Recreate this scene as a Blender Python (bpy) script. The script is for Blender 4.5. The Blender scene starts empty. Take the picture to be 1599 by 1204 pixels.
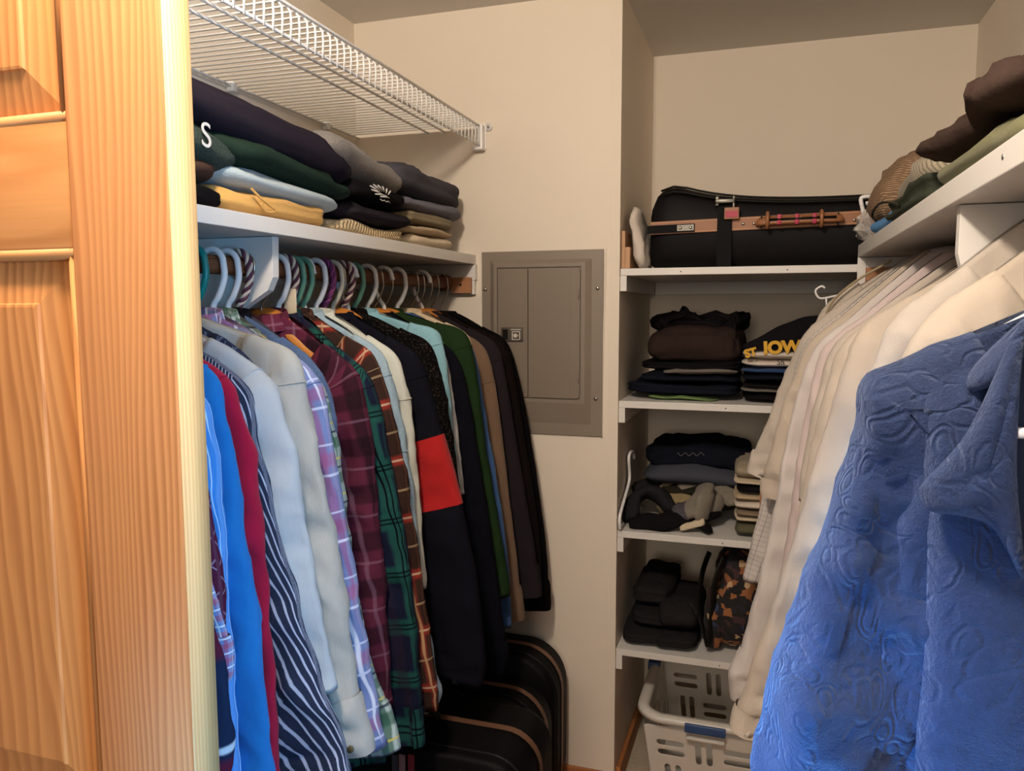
import bpy, bmesh, math, random
from mathutils import Vector, Matrix, noise
PI = math.pi
rnd = random.Random(7)
S = bpy.context.scene
COL = S.collection

# ---------------------------------------------------------------- camera, world, lights, exposure
FPX = 1215.9; YAW = .317; PITCH = .0974; ROLL = -.0021; CH = 1.47
fw = Vector((-math.sin(YAW)*math.cos(PITCH), math.cos(YAW)*math.cos(PITCH), -math.sin(PITCH)))
rt = fw.cross(Vector((0, 0, 1))).normalized(); up = rt.cross(fw)
rt, up = rt*math.cos(ROLL)+up*math.sin(ROLL), -rt*math.sin(ROLL)+up*math.cos(ROLL)
cam = bpy.data.objects.new('camera', bpy.data.cameras.new('camera')); COL.objects.link(cam)
cam.data.sensor_fit = 'HORIZONTAL'; cam.data.sensor_width = 36; cam.data.lens = FPX*36/1599
cam.data.clip_start = .05
M3 = Matrix((rt, up, -fw)).transposed(); cam.matrix_world = Matrix.Translation((0, 0, CH)) @ M3.to_4x4()
S.camera = cam
def P(px, py, x=None, y=None, z=None):
    """measure a point of the room: the sight line through a pixel meets a known real plane"""
    d = fw+rt*((px-799.5)/FPX)+up*((602-py)/FPX)
    t = x/d.x if x is not None else y/d.y if y is not None else (z-CH)/d.z
    return d*t+Vector((0, 0, CH))

W = bpy.data.worlds.new('world'); S.world = W; W.use_nodes = True
W.node_tree.nodes['Background'].inputs[0].default_value = (.95, .88, .80, 1)
W.node_tree.nodes['Background'].inputs[1].default_value = .20
def area(name, loc, target, sx, sy, power, color, shape='RECTANGLE'):
    l = bpy.data.lights.new(name, 'AREA'); l.shape = shape; l.size = sx; l.size_y = sy; l.energy = power; l.color = color
    o = bpy.data.objects.new(name, l); COL.objects.link(o); o.location = loc
    o.rotation_euler = (Vector(target)-Vector(loc)).to_track_quat('-Z', 'Y').to_euler(); return o
bulb = bpy.data.lights.new('ceiling_bulb_light', 'POINT'); bulb.energy = 70; bulb.color = (1, .855, .70); bulb.shadow_soft_size = .06
bo = bpy.data.objects.new('ceiling_bulb_light', bulb); COL.objects.link(bo); bo.location = (-.40, .36, 2.27)
area('room_fill_light', (-.15, -2.5, 1.80), (-.1, 1.6, 1.6), .8, .8, 26, (1, .86, .71))  # added warm fill from behind the camera, no actual lamp there
area('right_window_light', (1.6, -.10, 1.25), (-.8, .95, 1.1), .6, 1.1, 66, (.20, .56, 1))
cool_spot = area('jacket_cool_spot_light', (-1.10, -.25, .95), (.0, .82, .97), .12, .30, 2.5, (.10, .46, 1)); cool_spot.data.spread = math.radians(26)  # narrow cool beam added to give the fleece jacket its blue highlights
S.view_settings.view_transform = 'Standard'; S.view_settings.look = 'None'
S.view_settings.gamma = 1; S.view_settings.use_curve_mapping = False; S.view_settings.exposure = -.14

# ---------------------------------------------------------------- materials
def srgb(c):
    if isinstance(c, str): c = [int(c[i:i+2], 16)/255 for i in (0, 2, 4)]
    return tuple((v/12.92 if v <= .04045 else ((v+.055)/1.055)**2.4) for v in c)+(1,)
class NT:
    def __init__(s, name):
        s.m = bpy.data.materials.new(name); s.m.use_nodes = True; s.t = s.m.node_tree; s.n = s.t.nodes; s.b = s.n['Principled BSDF']
    def new(s, k, **kw):
        n = s.n.new(k)
        for a, v in kw.items(): setattr(n, a, v)
        return n
    def link(s, a, b): s.t.links.new(a, b)
    def val(s, sock, v):
        if hasattr(v, 'is_output') or isinstance(v, bpy.types.NodeSocket): s.link(v, sock)
        else: sock.default_value = v
    def math(s, op, a, b=0.0, c=None):
        n = s.new('ShaderNodeMath', operation=op); s.val(n.inputs[0], a); s.val(n.inputs[1], b)
        if c is not None: s.val(n.inputs[2], c)
        return n.outputs[0]
    def mix(s, f, a, b, mode='MIX'):
        n = s.new('ShaderNodeMix', data_type='RGBA', blend_type=mode); s.val(n.inputs[0], f); s.val(n.inputs[6], a); s.val(n.inputs[7], b); return n.outputs[2]
    def noise(s, vec, scale, detail=2, rough=.5):
        n = s.new('ShaderNodeTexNoise'); n.inputs['Scale'].default_value = scale; n.inputs['Detail'].default_value = detail; n.inputs['Roughness'].default_value = rough
        if vec is not None: s.link(vec, n.inputs['Vector'])
        return n.outputs['Fac']
    def coord(s, k='Object'): return s.new('ShaderNodeTexCoord').outputs[k]
    def mapping(s, vec, scale, rot=(0, 0, 0)):
        n = s.new('ShaderNodeMapping'); n.inputs['Scale'].default_value = scale; n.inputs['Rotation'].default_value = rot; s.link(vec, n.inputs['Vector']); return n.outputs[0]
    def bump(s, h, strength=.3, dist=.002):
        n = s.new('ShaderNodeBump'); n.inputs['Strength'].default_value = strength; n.inputs['Distance'].default_value = dist
        s.link(h, n.inputs['Height']); s.link(n.outputs[0], s.b.inputs['Normal'])
MATS = {}
def plain(name, c, rough=.6, metal=0, var=.06, bump=0, scale=30):
    if name in MATS: return MATS[name]
    t = NT(name); co = t.coord(); c = srgb(c)
    f = t.noise(co, scale*.3, 3)
    t.link(t.mix(f, tuple(v*(1-var) for v in c[:3])+(1,), tuple(min(1, v*(1+var)) for v in c[:3])+(1,)), t.b.inputs['Base Color'])
    t.b.inputs['Roughness'].default_value = rough; t.b.inputs['Metallic'].default_value = metal
    if max(c[:3]) < .02: t.b.inputs['Specular IOR Level'].default_value = .12
    if bump: t.bump(t.noise(co, scale*8, 3), bump, .001)
    MATS[name] = t.m; return t.m
def fabric(name, c, weave=.25, heather=0, stripes=(), sheen=.15, rib=0, uvrot=0, wrinkle=.5, rough=.9, speck=None):
    """cloth; stripes = (axis, period m, width fraction, offset, colour, strength)"""
    if name in MATS: return MATS[name]
    t = NT(name); uv = t.coord('UV'); ob = t.coord(); c = srgb(c)
    if max(c[:3]) < .05: c = tuple(v*.72 for v in c[:3])+(1,)
    n1 = t.noise(ob, 9, 3)
    col = t.mix(n1, tuple(v*.88 for v in c[:3])+(1,), tuple(min(1, v*1.1) for v in c[:3])+(1,))
    if stripes:
        vec = t.mapping(uv, (1, 1, 1), (0, 0, uvrot)) if uvrot else uv
        sp = t.new('ShaderNodeSeparateXYZ'); t.link(vec, sp.inputs[0])
        for ax, per, w, off, sc, st in stripes:
            x = t.math('FRACT', t.math('ADD', t.math('DIVIDE', sp.outputs['uv'.index(ax)], per), 20+off))
            d = t.math('ABSOLUTE', t.math('SUBTRACT', x, .5))
            k = t.new('ShaderNodeMapRange', interpolation_type='SMOOTHSTEP'); t.link(d, k.inputs[0])
            e = min(.04, w*.25)
            k.inputs[1].default_value = w/2-e; k.inputs[2].default_value = w/2+e; k.inputs[3].default_value = st; k.inputs[4].default_value = 0
            col = t.mix(k.outputs[0], col, srgb(sc))
    if heather:
        h = t.noise(ob, 420, 2, .7); r = t.new('ShaderNodeMapRange'); t.link(h, r.inputs[0]); r.inputs[1].default_value = .35; r.inputs[2].default_value = .65; r.inputs[3].default_value = 1-heather; r.inputs[4].default_value = 1+heather
        g = t.new('ShaderNodeCombineXYZ'); [t.link(r.outputs[0], g.inputs[i]) for i in range(3)]
        col = t.mix(1.0, col, g.outputs[0], 'MULTIPLY')
    if speck:
        h = t.noise(ob, 260, 1, .5); col = t.mix(t.math('GREATER_THAN', h, .63), col, srgb(speck))
    t.link(col, t.b.inputs['Base Color']); t.b.inputs['Roughness'].default_value = rough
    lum = max(c[:3]); t.b.inputs['Sheen Weight'].default_value = sheen*.5 if lum > .12 else .0; t.b.inputs['Sheen Roughness'].default_value = .6; t.b.inputs['Specular IOR Level'].default_value = .12 if lum > .12 else .04
    fine = t.noise(ob, 700, 1)
    big = t.noise(t.mapping(ob, (17, 17, 7)), 1, 4, .55)
    h = t.math('ADD', t.math('MULTIPLY', fine, .12*weave*4), t.math('MULTIPLY', big, wrinkle*2.2))
    if rib:
        sp2 = t.new('ShaderNodeSeparateXYZ'); t.link(uv, sp2.inputs[0])
        h = t.math('ADD', h, t.math('MULTIPLY', t.math('SINE', t.math('MULTIPLY', sp2.outputs[0], 2*PI/rib)), .6))
    t.bump(h, .6, .007); MATS[name] = t.m; return t.m
def wood(name, c1, c2, axis='z', dens=1, rough=.5, warp=1.0):
    """boards with growth lines running along the axis; dens = lines per cm"""
    if name in MATS: return MATS[name]
    t = NT(name); ob = t.coord(); xyz = t.new('ShaderNodeSeparateXYZ'); t.link(ob, xyz.inputs[0])
    ac = {'z': (0, 1), 'x': (2, 1), 'y': (0, 2)}[axis]
    across = t.math('ADD', xyz.outputs[ac[0]], xyz.outputs[ac[1]])
    lo = tuple(.8 if 'xyz'[i] == axis else 7 for i in range(3)); hi = tuple(6 if 'xyz'[i] == axis else 220 for i in range(3))
    w1 = t.noise(t.mapping(ob, lo), 1, 2, .4); w2 = t.noise(t.mapping(ob, tuple(v*4 for v in lo)), 1, 2, .5)
    ph = t.math('ADD', t.math('MULTIPLY', across, 100*dens), t.math('ADD', t.math('MULTIPLY', w1, 13*warp), t.math('MULTIPLY', w2, 1.3)))
    fr = t.math('FRACT', ph); r = t.new('ShaderNodeMapRange', interpolation_type='SMOOTHSTEP'); t.link(fr, r.inputs[0]); r.inputs[1].default_value = .1; r.inputs[2].default_value = .85
    edge = t.math('MULTIPLY', r.outputs[0], t.math('SUBTRACT', 1, t.math('POWER', fr, 9)))
    amp = t.noise(t.mapping(ob, tuple(v*1.7 for v in lo)), 1.3, 2)
    f = t.math('ADD', t.math('MULTIPLY', t.math('MULTIPLY', edge, amp), 1.1), t.math('MULTIPLY', t.noise(t.mapping(ob, hi), 1, 3, .6), .35))
    t.link(t.mix(f, srgb(c1), srgb(c2)), t.b.inputs['Base Color'])
    t.b.inputs['Roughness'].default_value = rough; t.b.inputs['Specular IOR Level'].default_value = .3
    t.bump(f, .10, .0008); MATS[name] = t.m; return t.m

m_wall = plain('cream_wall_paint', 'e6dac9', .7, bump=.06, var=.015)
m_ceil = plain('ceiling_paint', 'd8d4ce', .85, bump=.1, var=.02)
m_white = plain('white_shelf_paint', 'dedad4', .38, bump=.03, var=.02)
m_wire = plain('white_vinyl_wire', 'e4e2de', .35, var=.01)
m_plw = plain('white_plastic', 'e9e7e6', .3, var=.01)
m_plc = plain('cream_plastic', 'd9d0b8', .35, var=.01)
m_teal = plain('teal_plastic', '067a74', .3, var=.02)
m_green = plain('sage_green_plastic', '62937a', .35, var=.02)
m_purp = plain('purple_cord', '8a3f74', .8, bump=.5)
m_steel = plain('steel_wire', 'b9b4ac', .28, 1, var=.02)
m_panel = plain('taupe_enamel', '83776a', .42, var=.02, bump=.03)
m_paneld = plain('taupe_enamel_door', '7c7062', .45, var=.02)
m_black = plain('black_plastic', '15130f', .45)
m_rod = wood('dark_rod_wood', '84502f', '3f2114', 'y', 3, .5, .2)
m_cleat = wood('cleat_wood', 'b98560', '94623f', 'x', 3)
m_hang = wood('hanger_wood', 'c98238', '9b5a22', 'x', 2)
m_oak = wood('oak_trim', 'bb7d4c', '8e5430', 'y', 3)
m_floor = wood('oak_floor', 'b98356', '946038', 'x', 2)
m_carpet = fabric('beige_bay_floor', 'b9ab95', heather=.15)
m_stile = wood('pine_stile', 'd09058', '9f6034', 'z', 1.35, .6, .9)
m_pinep = wood('pine_panel', 'd08f52', 'a06031', 'z', .75, .6, 1.2)
m_rail = wood('pine_rail', 'cf8e52', 'aa6834', 'x', .35, .6, 1.2)
m_edge = wood('pale_pine_edge', 'd2b585', 'b98f56', 'z', 2.2, .6, .3)

# ---------------------------------------------------------------- object helpers
ORG = {}
def part(name, vf, m, parent=None, label=None, smooth=True):
    v, f = vf[0], vf[1]; uv = vf[2] if len(vf) > 2 else None
    o0 = ORG.get(parent.name, Vector()) if parent else Vector()
    me = bpy.data.meshes.new(name); me.from_pydata([tuple(Vector(p)-o0) for p in v], [], f); me.materials.append(m)
    if uv:
        l = me.uv_layers.new(name='UVMap'); flat = []
        if len(uv) == len(v) and not isinstance(uv[0], list):
            for poly in me.polygons:
                for vi in poly.vertices: flat += uv[vi]
        else:
            for fu in uv:
                for q in fu: flat += q
        l.data.foreach_set('uv', flat)
    if smooth: me.polygons.foreach_set('use_smooth', [True]*len(me.polygons))
    me.update()
    o = bpy.data.objects.new(name, me); COL.objects.link(o)
    if parent: o.parent = parent; ORG[o.name] = o0
    else: ORG[o.name] = Vector()
    if label: o['label'] = label
    return o
def tag(o, label, cat, group=None, kind=None):
    if label: o['label'] = label
    if cat: o['category'] = cat
    if group: o['group'] = group
    if kind: o['kind'] = kind
    return o
def thing(name, label, cat, loc, group=None):
    o = bpy.data.objects.new(name, None); o.empty_display_size = .05; COL.objects.link(o); o.location = loc
    ORG[o.name] = Vector(loc); return tag(o, label, cat, group)
def join(*vfs):
    V = []; F = []
    for vf in vfs:
        n = len(V); V += list(vf[0]); F += [[i+n for i in f] for f in vf[1]]
    return V, F
def box(x0, x1, y0, y1, z0, z1, b=0, seg=2):
    bm = bmesh.new(); bmesh.ops.create_cube(bm, size=1)
    for v in bm.verts: v.co = Vector(((x0+x1)/2+v.co.x*(x1-x0), (y0+y1)/2+v.co.y*(y1-y0), (z0+z1)/2+v.co.z*(z1-z0)))
    if b: bmesh.ops.bevel(bm, geom=bm.edges[:], offset=b, segments=seg, affect='EDGES', profile=.6)
    bm.verts.index_update(); r = [v.co.copy() for v in bm.verts], [[v.index for v in f.verts] for f in bm.faces]; bm.free(); return r
def xform(vf, mat): return ([mat @ Vector(p) for p in vf[0]],)+tuple(vf[1:])
def smoothpath(pts, n=6, closed=False):
    pts = [Vector(p) for p in pts]; out = []; N = len(pts)
    rng = N if closed else N-1
    for i in range(rng):
        if closed: p0, p1, p2, p3 = pts[i-1], pts[i], pts[(i+1) % N], pts[(i+2) % N]
        else: p0, p1, p2, p3 = pts[max(0, i-1)], pts[i], pts[i+1], pts[min(N-1, i+2)]
        for k in range(n):
            t = k/n; out.append(.5*((2*p1)+(-p0+p2)*t+(2*p0-5*p1+4*p2-p3)*t*t+(-p0+3*p1-3*p2+p3)*t**3))
    if not closed: out.append(pts[-1])
    return out
def tube(pts, r, n=8, closed=False, flat=1.0):
    pts = [Vector(p) for p in pts]; N = len(pts); V = []; F = []
    rr = r if isinstance(r, (list, tuple)) else [r]*N
    T = []
    for i in range(N):
        a = pts[(i-1) % N] if closed else pts[max(0, i-1)]; b = pts[(i+1) % N] if closed else pts[min(N-1, i+1)]
        T.append((b-a).normalized())
    nrm = T[0].orthogonal().normalized()
    for i in range(N):
        nrm = (nrm-T[i]*nrm.dot(T[i])).normalized(); bn = T[i].cross(nrm)
        for k in range(n):
            a = 2*PI*k/n; V.append(pts[i]+nrm*math.cos(a)*rr[i]+bn*math.sin(a)*rr[i]*flat)
    for i in range(N if closed else N-1):
        for k in range(n):
            j = (i+1) % N; F.append([i*n+k, i*n+(k+1) % n, j*n+(k+1) % n, j*n+k])
    if not closed: F += [list(range(n-1, -1, -1)), [(N-1)*n+k for k in range(n)]]
    return V, F
def rrect(x0, x1, z0, z1, r, n=6):
    out = []
    for cx, cz, a0 in ((x1-r, z1-r, 0), (x0+r, z1-r, PI/2), (x0+r, z0+r, PI), (x1-r, z0+r, 1.5*PI)):
        for k in range(n+1): a = a0+PI/2*k/n; out.append((cx+r*math.cos(a), cz+r*math.sin(a)))
    return out
def extrude(outline, y0, y1, b=0):
    """outline in x-z, extruded in y, with a chamfer ring at both ends"""
    N = len(outline); V = []; F = []
    cx = sum(p[0] for p in outline)/N; cz = sum(p[1] for p in outline)/N
    def ring(y, s):
        for (x, z) in outline:
            d = math.hypot(x-cx, z-cz); k = 1-s/d if d else 1
            V.append((cx+(x-cx)*k, y, cz+(z-cz)*k))
    rings = [(y0, b), (y0+b*.3, b*.3), (y0+b, 0), (y1-b, 0), (y1-b*.3, b*.3), (y1, b)] if b else [(y0, 0), (y1, 0)]
    for y, s in rings: ring(y, s)
    for i in range(len(rings)-1):
        for k in range(N): F.append([i*N+k, i*N+(k+1) % N, (i+1)*N+(k+1) % N, (i+1)*N+k])
    F += [list(range(N-1, -1, -1)), [(len(rings)-1)*N+k for k in range(N)]]
    return V, F
def sp(v, e): return math.copysign(abs(v)**e, v)
def lathe(prof, c, axis='z', n=16):
    V = []; F = []
    for r, h in prof:
        for k in range(n):
            a = 2*PI*k/n; p = (r*math.cos(a), r*math.sin(a), h)
            if axis == 'y': p = (p[0], h, p[1])
            if axis == 'x': p = (h, p[0], p[1])
            V.append(Vector(c)+Vector(p))
    for i in range(len(prof)-1):
        for k in range(n): F.append([i*n+k, i*n+(k+1) % n, (i+1)*n+(k+1) % n, (i+1)*n+k])
    F += [list(range(n-1, -1, -1)), [(len(prof)-1)*n+k for k in range(n)]]
    return V, F
def struct(name, vf, m, parent=None, smooth=False):
    o = part(name, vf, m, parent, smooth=smooth)
    if not parent: o['kind'] = 'structure'
    return o

# ---------------------------------------------------------------- room measurements
XL = -1.238; XP = -.405; XR = .592; D = 2.22; D2 = 2.83; HC = CH+.876
SZ = 1.633; SXL = -.841; SXR = .216; RODX = -.93; RODZ = 1.550; RRX = .355; RRZ = 1.560
DX = -.5023; DY = .567
struct('floor', box(-2.2, 1.8, -2.5, 3.0, -.05, 0), m_floor)
struct('ceiling', box(-2.2, 1.8, -2.9, D2+.1, HC, HC+.05), m_ceil)
struct('wall_left', box(XL-.1, XL, .56, D+.1, 0, HC), m_wall)
struct('wall_back', box(XL-.1, XP-.028, D, D+.1, 0, HC), m_wall)
struct('trim_1', box(XP-.028, XP, D-.002, D+.02, 0, HC, .001), m_wall)          # corner board at the alcove's edge
struct('wall_alcove_left', box(XP-.02, XP, D+.02, D2+.1, 0, HC), m_wall)
struct('wall_alcove_back', box(XP-.02, XR+.1, D2, D2+.1, 0, HC), m_wall)
struct('wall_right', box(XR, XR+.1, .56, D2+.1, 0, HC), m_wall)
struct('wall_front', join(box(XL-.1, XL+.11, .50, .56, 0, HC), box(.50, XR+.1, .50, .56, 0, HC)), m_wall)
struct('baseboard_back', box(XL, XP-.028, D-.014, D, 0, .072, .003), m_oak)
struct('baseboard_alcove', box(XP, XP+.014, D+.03, D2, 0, .072, .003), m_oak)
struct('trim_2', box(XP+.002, XR, D+.06, D2, 0, .006), m_carpet)

# ---------------------------------------------------------------- pine door leaf
d = thing('panel_door', 'orange pine panel door standing at the left edge with pale end grain stile edge', 'door', (DX, DY, 0))
y0, y1 = DY, DY+.035
part('stile', box(DX-.112, DX-.0005, y0, y1, .012, 2.04, .002), m_stile, d)
part('stile', box(DX-.61, DX-.61+.112, y0, y1, .012, 2.04, .002), m_stile, d)
part('edge_strip', box(DX-.0005, DX+.001, y0+.001, y1-.001, .012, 2.04), m_edge, d, 'pale unstained edge of the door stile')
px0, px1 = DX-.61+.112, DX-.112
rails = [(.012, .22), (.80, .96), (1.527, 1.643), (1.93, 2.04)]
for a, b in rails: part('rail', box(px0-.002, px1+.002, y0+.0015, y1-.0015, a, b, .002), m_rail, d)
def raised(x0, x1, z0, z1):
    V = []; F = []
    st = [(0, .016), (.006, .0155), (.010, .012), (.014, .013), (.052, .006), (.0535, .0035), (.056, .003)]
    for s, dy in st:
        V += [(x0+s, y0+dy, z0+s), (x1-s, y0+dy, z0+s), (x1-s, y0+dy, z1-s), (x0+s, y0+dy, z1-s)]
    for i in range(len(st)-1):
        for k in range(4): F.append([i*4+k, i*4+(k+1) % 4, (i+1)*4+(k+1) % 4, (i+1)*4+k])
    n = len(V); F.append([n-4, n-3, n-2, n-1])
    V += [(x0, y1-.008, z0), (x1, y1-.008, z0), (x1, y1-.008, z1), (x0, y1-.008, z1)]; F.append([n+3, n+2, n+1, n])
    return V, F
for (a, b), (c, e) in zip(rails, rails[1:]): part('panel', raised(px0-.002, px1+.002, b-.002, c+.002), m_pinep, d, smooth=False)
for a, b in rails[1:]:                                                          # moulding bead round each panel opening
    for z in (a, b):
        if z < 2.0: part('moulding', tube([(px0, y0+.006, z+(.004 if z == b else -.004)), (px1, y0+.006, z+(.004 if z == b else -.004))], .006), m_rail, d)
for (a, b), (c, e) in zip(rails, rails[1:]): part('moulding', tube([(px1-.004, y0+.007, b), (px1-.004, y0+.007, c)], .006), m_pinep, d)

# ---------------------------------------------------------------- left shelf unit
t = thing('closet_shelf', 'long white painted shelf board above the left hanging rod', 'shelf', (XL, .62, SZ))
part('board', box(XL, SXL, .62, D-.001, SZ-.028, SZ, .0015), m_white, t, smooth=False)
zc = RODZ
part('support_block', box(XL, SXL+.004, D-.018, D-.001, SZ-.075, SZ-.029, .001), m_white, t, smooth=False)
part('support_block', box(XL, SXL, D-.016, D-.001, SZ-.118, SZ-.0755, .001), m_white, t, smooth=False)
part('wall_cleat', box(XL, XL+.018, .62, D-.02, SZ-.10, SZ-.029, .001), m_white, t, smooth=False)
dv = [(XL, SZ-.029), (XL, .95), (XL+.12, .98), (-.985, 1.43), (-.945, 1.468), (-.880, 1.506), (-.868, 1.53), (-.866, SZ-.029)]
t = thing('shelf_divider', 'white panel with a cut lower corner holding up the left shelf', 'divider', (-1.0, 1.245, 1.0))
part('board', extrude(dv[::-1], 1.236, 1.255, .001), m_white, t, smooth=False)
part('rod_socket', tube([(RODX+.026*math.cos(a), 1.232, RODZ+.026*math.sin(a)) for a in [k*PI/10 for k in range(20)]], .003, 6, True), m_steel, t)
t = thing('closet_rod', 'dark wooden hanging rod under the left shelf', 'rod', (RODX, .62, RODZ))
part('rod', lathe([(.017, .62), (.017, D-.016)], (RODX, 0, RODZ), 'y', 20), m_rod, t)
part('end_ring', lathe([(.021, D-.05), (.025, D-.045), (.025, D-.022), (.021, D-.017)], (RODX, 0, RODZ), 'y', 20), m_rod, t)
part('bracket', box(-.912, -.848, D-.030, D-.0165, 1.519, 1.566, .001), m_cleat, t, 'square brown wood rod block', smooth=False)
part('screw', lathe([(.0035, D-.0325), (.0035, D-.03)], (-.880, 0, 1.544), 'y', 8), m_black, t)

# ---------------------------------------------------------------- wire shelf
WZ = 2.006; WX = -.822
t = thing('wire_shelf', 'white vinyl coated wire shelf high on the left wall', 'shelf', (XL, .62, WZ))
for nme, x, z, r in (('back_rail', XL+.012, WZ-.006, .0035), ('support_rail', -.99, WZ-.0065, .0032), ('support_rail', -.937, WZ-.0065, .0032), ('front_rail', WX, WZ+.001, .0032), ('lip_rail', WX-.002, WZ-.054, .0034)):
    part(nme, tube([(x, .62, z), (x, D-.006, z)], r, 8), m_wire, t)
wv = tube([(XL+.008, 0, 0), (WX-.012, 0, 0), (WX-.004, 0, -.002), (WX+.003, 0, -.010), (WX+.004, 0, -.03), (WX+.002, 0, -.060)], .0022, 6)
wm = None; y = .64
while y < D-.02:
    if wm is None: w = wm = part('wire', wv, m_wire, t)
    else: w = wm.copy(); COL.objects.link(w)
    w.location = (0, y, WZ); y += .0262
for yy in (1.03, 1.60, 2.02): part('wall_clip', box(XL, XL+.02, yy, yy+.018, WZ-.02, WZ+.004, .003), m_wire, t)
br = thing('end_bracket', 'white plastic bracket holding the end of the wire shelf on the back wall', 'bracket', (WX, D, WZ-.02))
part('cradle', join(box(WX-.018, WX+.014, D-.034, D-.001, WZ-.070, WZ-.062, .002), box(WX+.006, WX+.014, D-.034, D-.001, WZ-.064, WZ+.002, .002), box(WX-.018, WX+.016, D-.006, D-.001, WZ-.064, WZ+.006, .001)), m_plw, br, smooth=False)
part('screw_tab', lathe([(.012, D-.005), (.011, D-.001)], (WX+.024, 0, WZ-.002), 'y', 14), m_plw, br)
part('screw', lathe([(.004, D-.0075), (.004, D-.004)], (WX+.024, 0, WZ-.002), 'y', 8), m_steel, br)

# ---------------------------------------------------------------- electrical panel
def PW(px, py): return P(px, py, y=D)
t = thing('electrical_panel', 'taupe metal breaker panel cover set in the back wall', 'electrical panel', (-.63, D, 1.1))
ax0 = PW(753, 395).x; ax1 = PW(943.5, 388).x; az1 = PW(943, 389).z; az0 = PW(939, 682).z
part('cover', box(ax0, ax1, D-.006, D-.0005, az0, az1, .002), m_panel, t, smooth=False)
ix0 = PW(781, 500).x; ix1 = PW(908, 500).x; iz1 = PW(905, 418).z; iz0 = PW(905, 622).z
ox0, ox1, oz0, oz1 = ax0+.028, ax1-.034, az0+.035, az1-.026
V = []
for (a, b, c, e, y) in ((ox0, ox1, oz0, oz1, D-.006), (ix0-.014, ix1+.014, iz0-.014, iz1+.014, D-.018), (ix0-.003, ix1+.003, iz0-.003, iz1+.003, D-.018), (ix0-.003, ix1+.003, iz0-.003, iz1+.003, D-.012)):
    V += [(a, y, c), (b, y, c), (b, y, e), (a, y, e)]
F = [[i*4+k, i*4+(k+1) % 4, (i+1)*4+(k+1) % 4, (i+1)*4+k] for i in range(3) for k in range(4)]+[[12, 13, 14, 15]]
part('frame', (V, F), m_panel, t, smooth=False)
mx = PW(827.5, 500).x
part('filler_plate', extrude(rrect(ix0, mx-.0012, iz0, iz1, .004, 3), D-.0205, D-.013, .001), m_paneld, t, smooth=False)
dr = part('door', extrude(rrect(mx+.0012, ix1, iz0, iz1, .010, 4), D-.0205, D-.013, .001), m_paneld, t, smooth=False)
for zz in (PW(905, 460).z, PW(905, 590).z):
    part('hinge', tube([(ix1-.004, D-.0205, zz-.014), (ix1-.004, D-.0205, zz+.014)], .0022, 8), m_panel, dr)
part('door_ridge', box(ix1-.030, ix1-.0285, D-.0212, D-.020, iz0+.004, iz1-.004, .0004), m_paneld, dr, smooth=False)
lx0, lx1, lz0, lz1 = PW(786, 520).x, PW(820, 520).x, PW(800, 533).z, PW(800, 511).z
lt = part('latch', box(lx0, lx1, D-.0235, D-.020, lz0, lz1, .001), plain('latch_brown', '4a4138', .5), t, 'dark latch plate with a lettered square')
part('latch_slider', box(lx0+.006, lx0+.022, D-.0245, D-.023, lz0+.006, lz1-.006, .001), m_black, lt, smooth=False)
gx0 = lx1-.034
part('latch_symbol', join(box(gx0, gx0+.026, D-.0243, D-.023, lz0+.005, lz0+.0075), box(gx0, gx0+.026, D-.0243, D-.023, lz1-.0135, lz1-.011), box(gx0, gx0+.003, D-.0243, D-.023, lz0+.005, lz1-.011), box(gx0+.023, gx0+.026, D-.0243, D-.023, lz0+.005, lz1-.011), box(gx0-.004, gx0+.028, D-.0243, D-.023, lz1-.0075, lz1-.005),
     lathe([(.0065, D-.0246), (.0065, D-.023)], (gx0+.011, 0, (lz0+lz1)/2-.003), 'y', 12), box(gx0+.014, gx0+.020, D-.0246, D-.023, (lz0+lz1)/2-.0045, (lz0+lz1)/2-.0015)), plain('latch_print', 'cfc8bb', .5), lt, smooth=False)
for q in ((759, 452), (934, 450), (931, 622), (775, 640)):
    p = PW(*q); part('screw', lathe([(.0015, D-.0112), (.005, D-.0105), (.0055, D-.0055)], (p.x, 0, p.z), 'y', 12), m_steel, t)
rim = [PW(*q) for q in ((946, 388), (945, 440), (942.5, 520), (941, 600), (940, 684))]
part('caulk_line', tube([(p.x+.0005, D-.002, p.z) for p in smoothpath(rim)], .0022, 6), plain('old_white_caulk', 'ece2cf', .6), t, 'rough white paint line down the right edge')

# ---------------------------------------------------------------- alcove shelves
AZ = [(1.585, 'uppermost white shelf board of the alcove, carrying the strapped suitcase'), (1.206, 'second white alcove shelf board, carrying the black folded shirts'),
      (.822, 'third white alcove shelf board, carrying the loose socks'), (.462, 'lowest white alcove shelf board, above the laundry basket')]
for z, lb in AZ:
    t = thing('alcove_shelf', lb, 'shelf', (XP, D, z), 'white shelf boards of the alcove')
    part('board', box(XP+.001, XR-.001, D+.004, D2-.001, z-.020, z, .0012), m_white, t, smooth=False)
    part('side_cleat', box(XP+.0005, XP+.019, D-.001+.006, D2-.02, z-.064, z-.0205, .001), m_white, t, smooth=False)
    part('rear_cleat', box(XP+.02, XR-.001, D2-.018, D2-.001, z-.064, z-.0205, .001), m_white, t, smooth=False)
    for q in (.17, .45) if z > 1.5 else (.3,):
        part('nail_hole', lathe([(.0018, D+.0036), (.0018, D+.0045)], (XP+q, 0, z-.011), 'y', 8), m_black, t)

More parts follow.
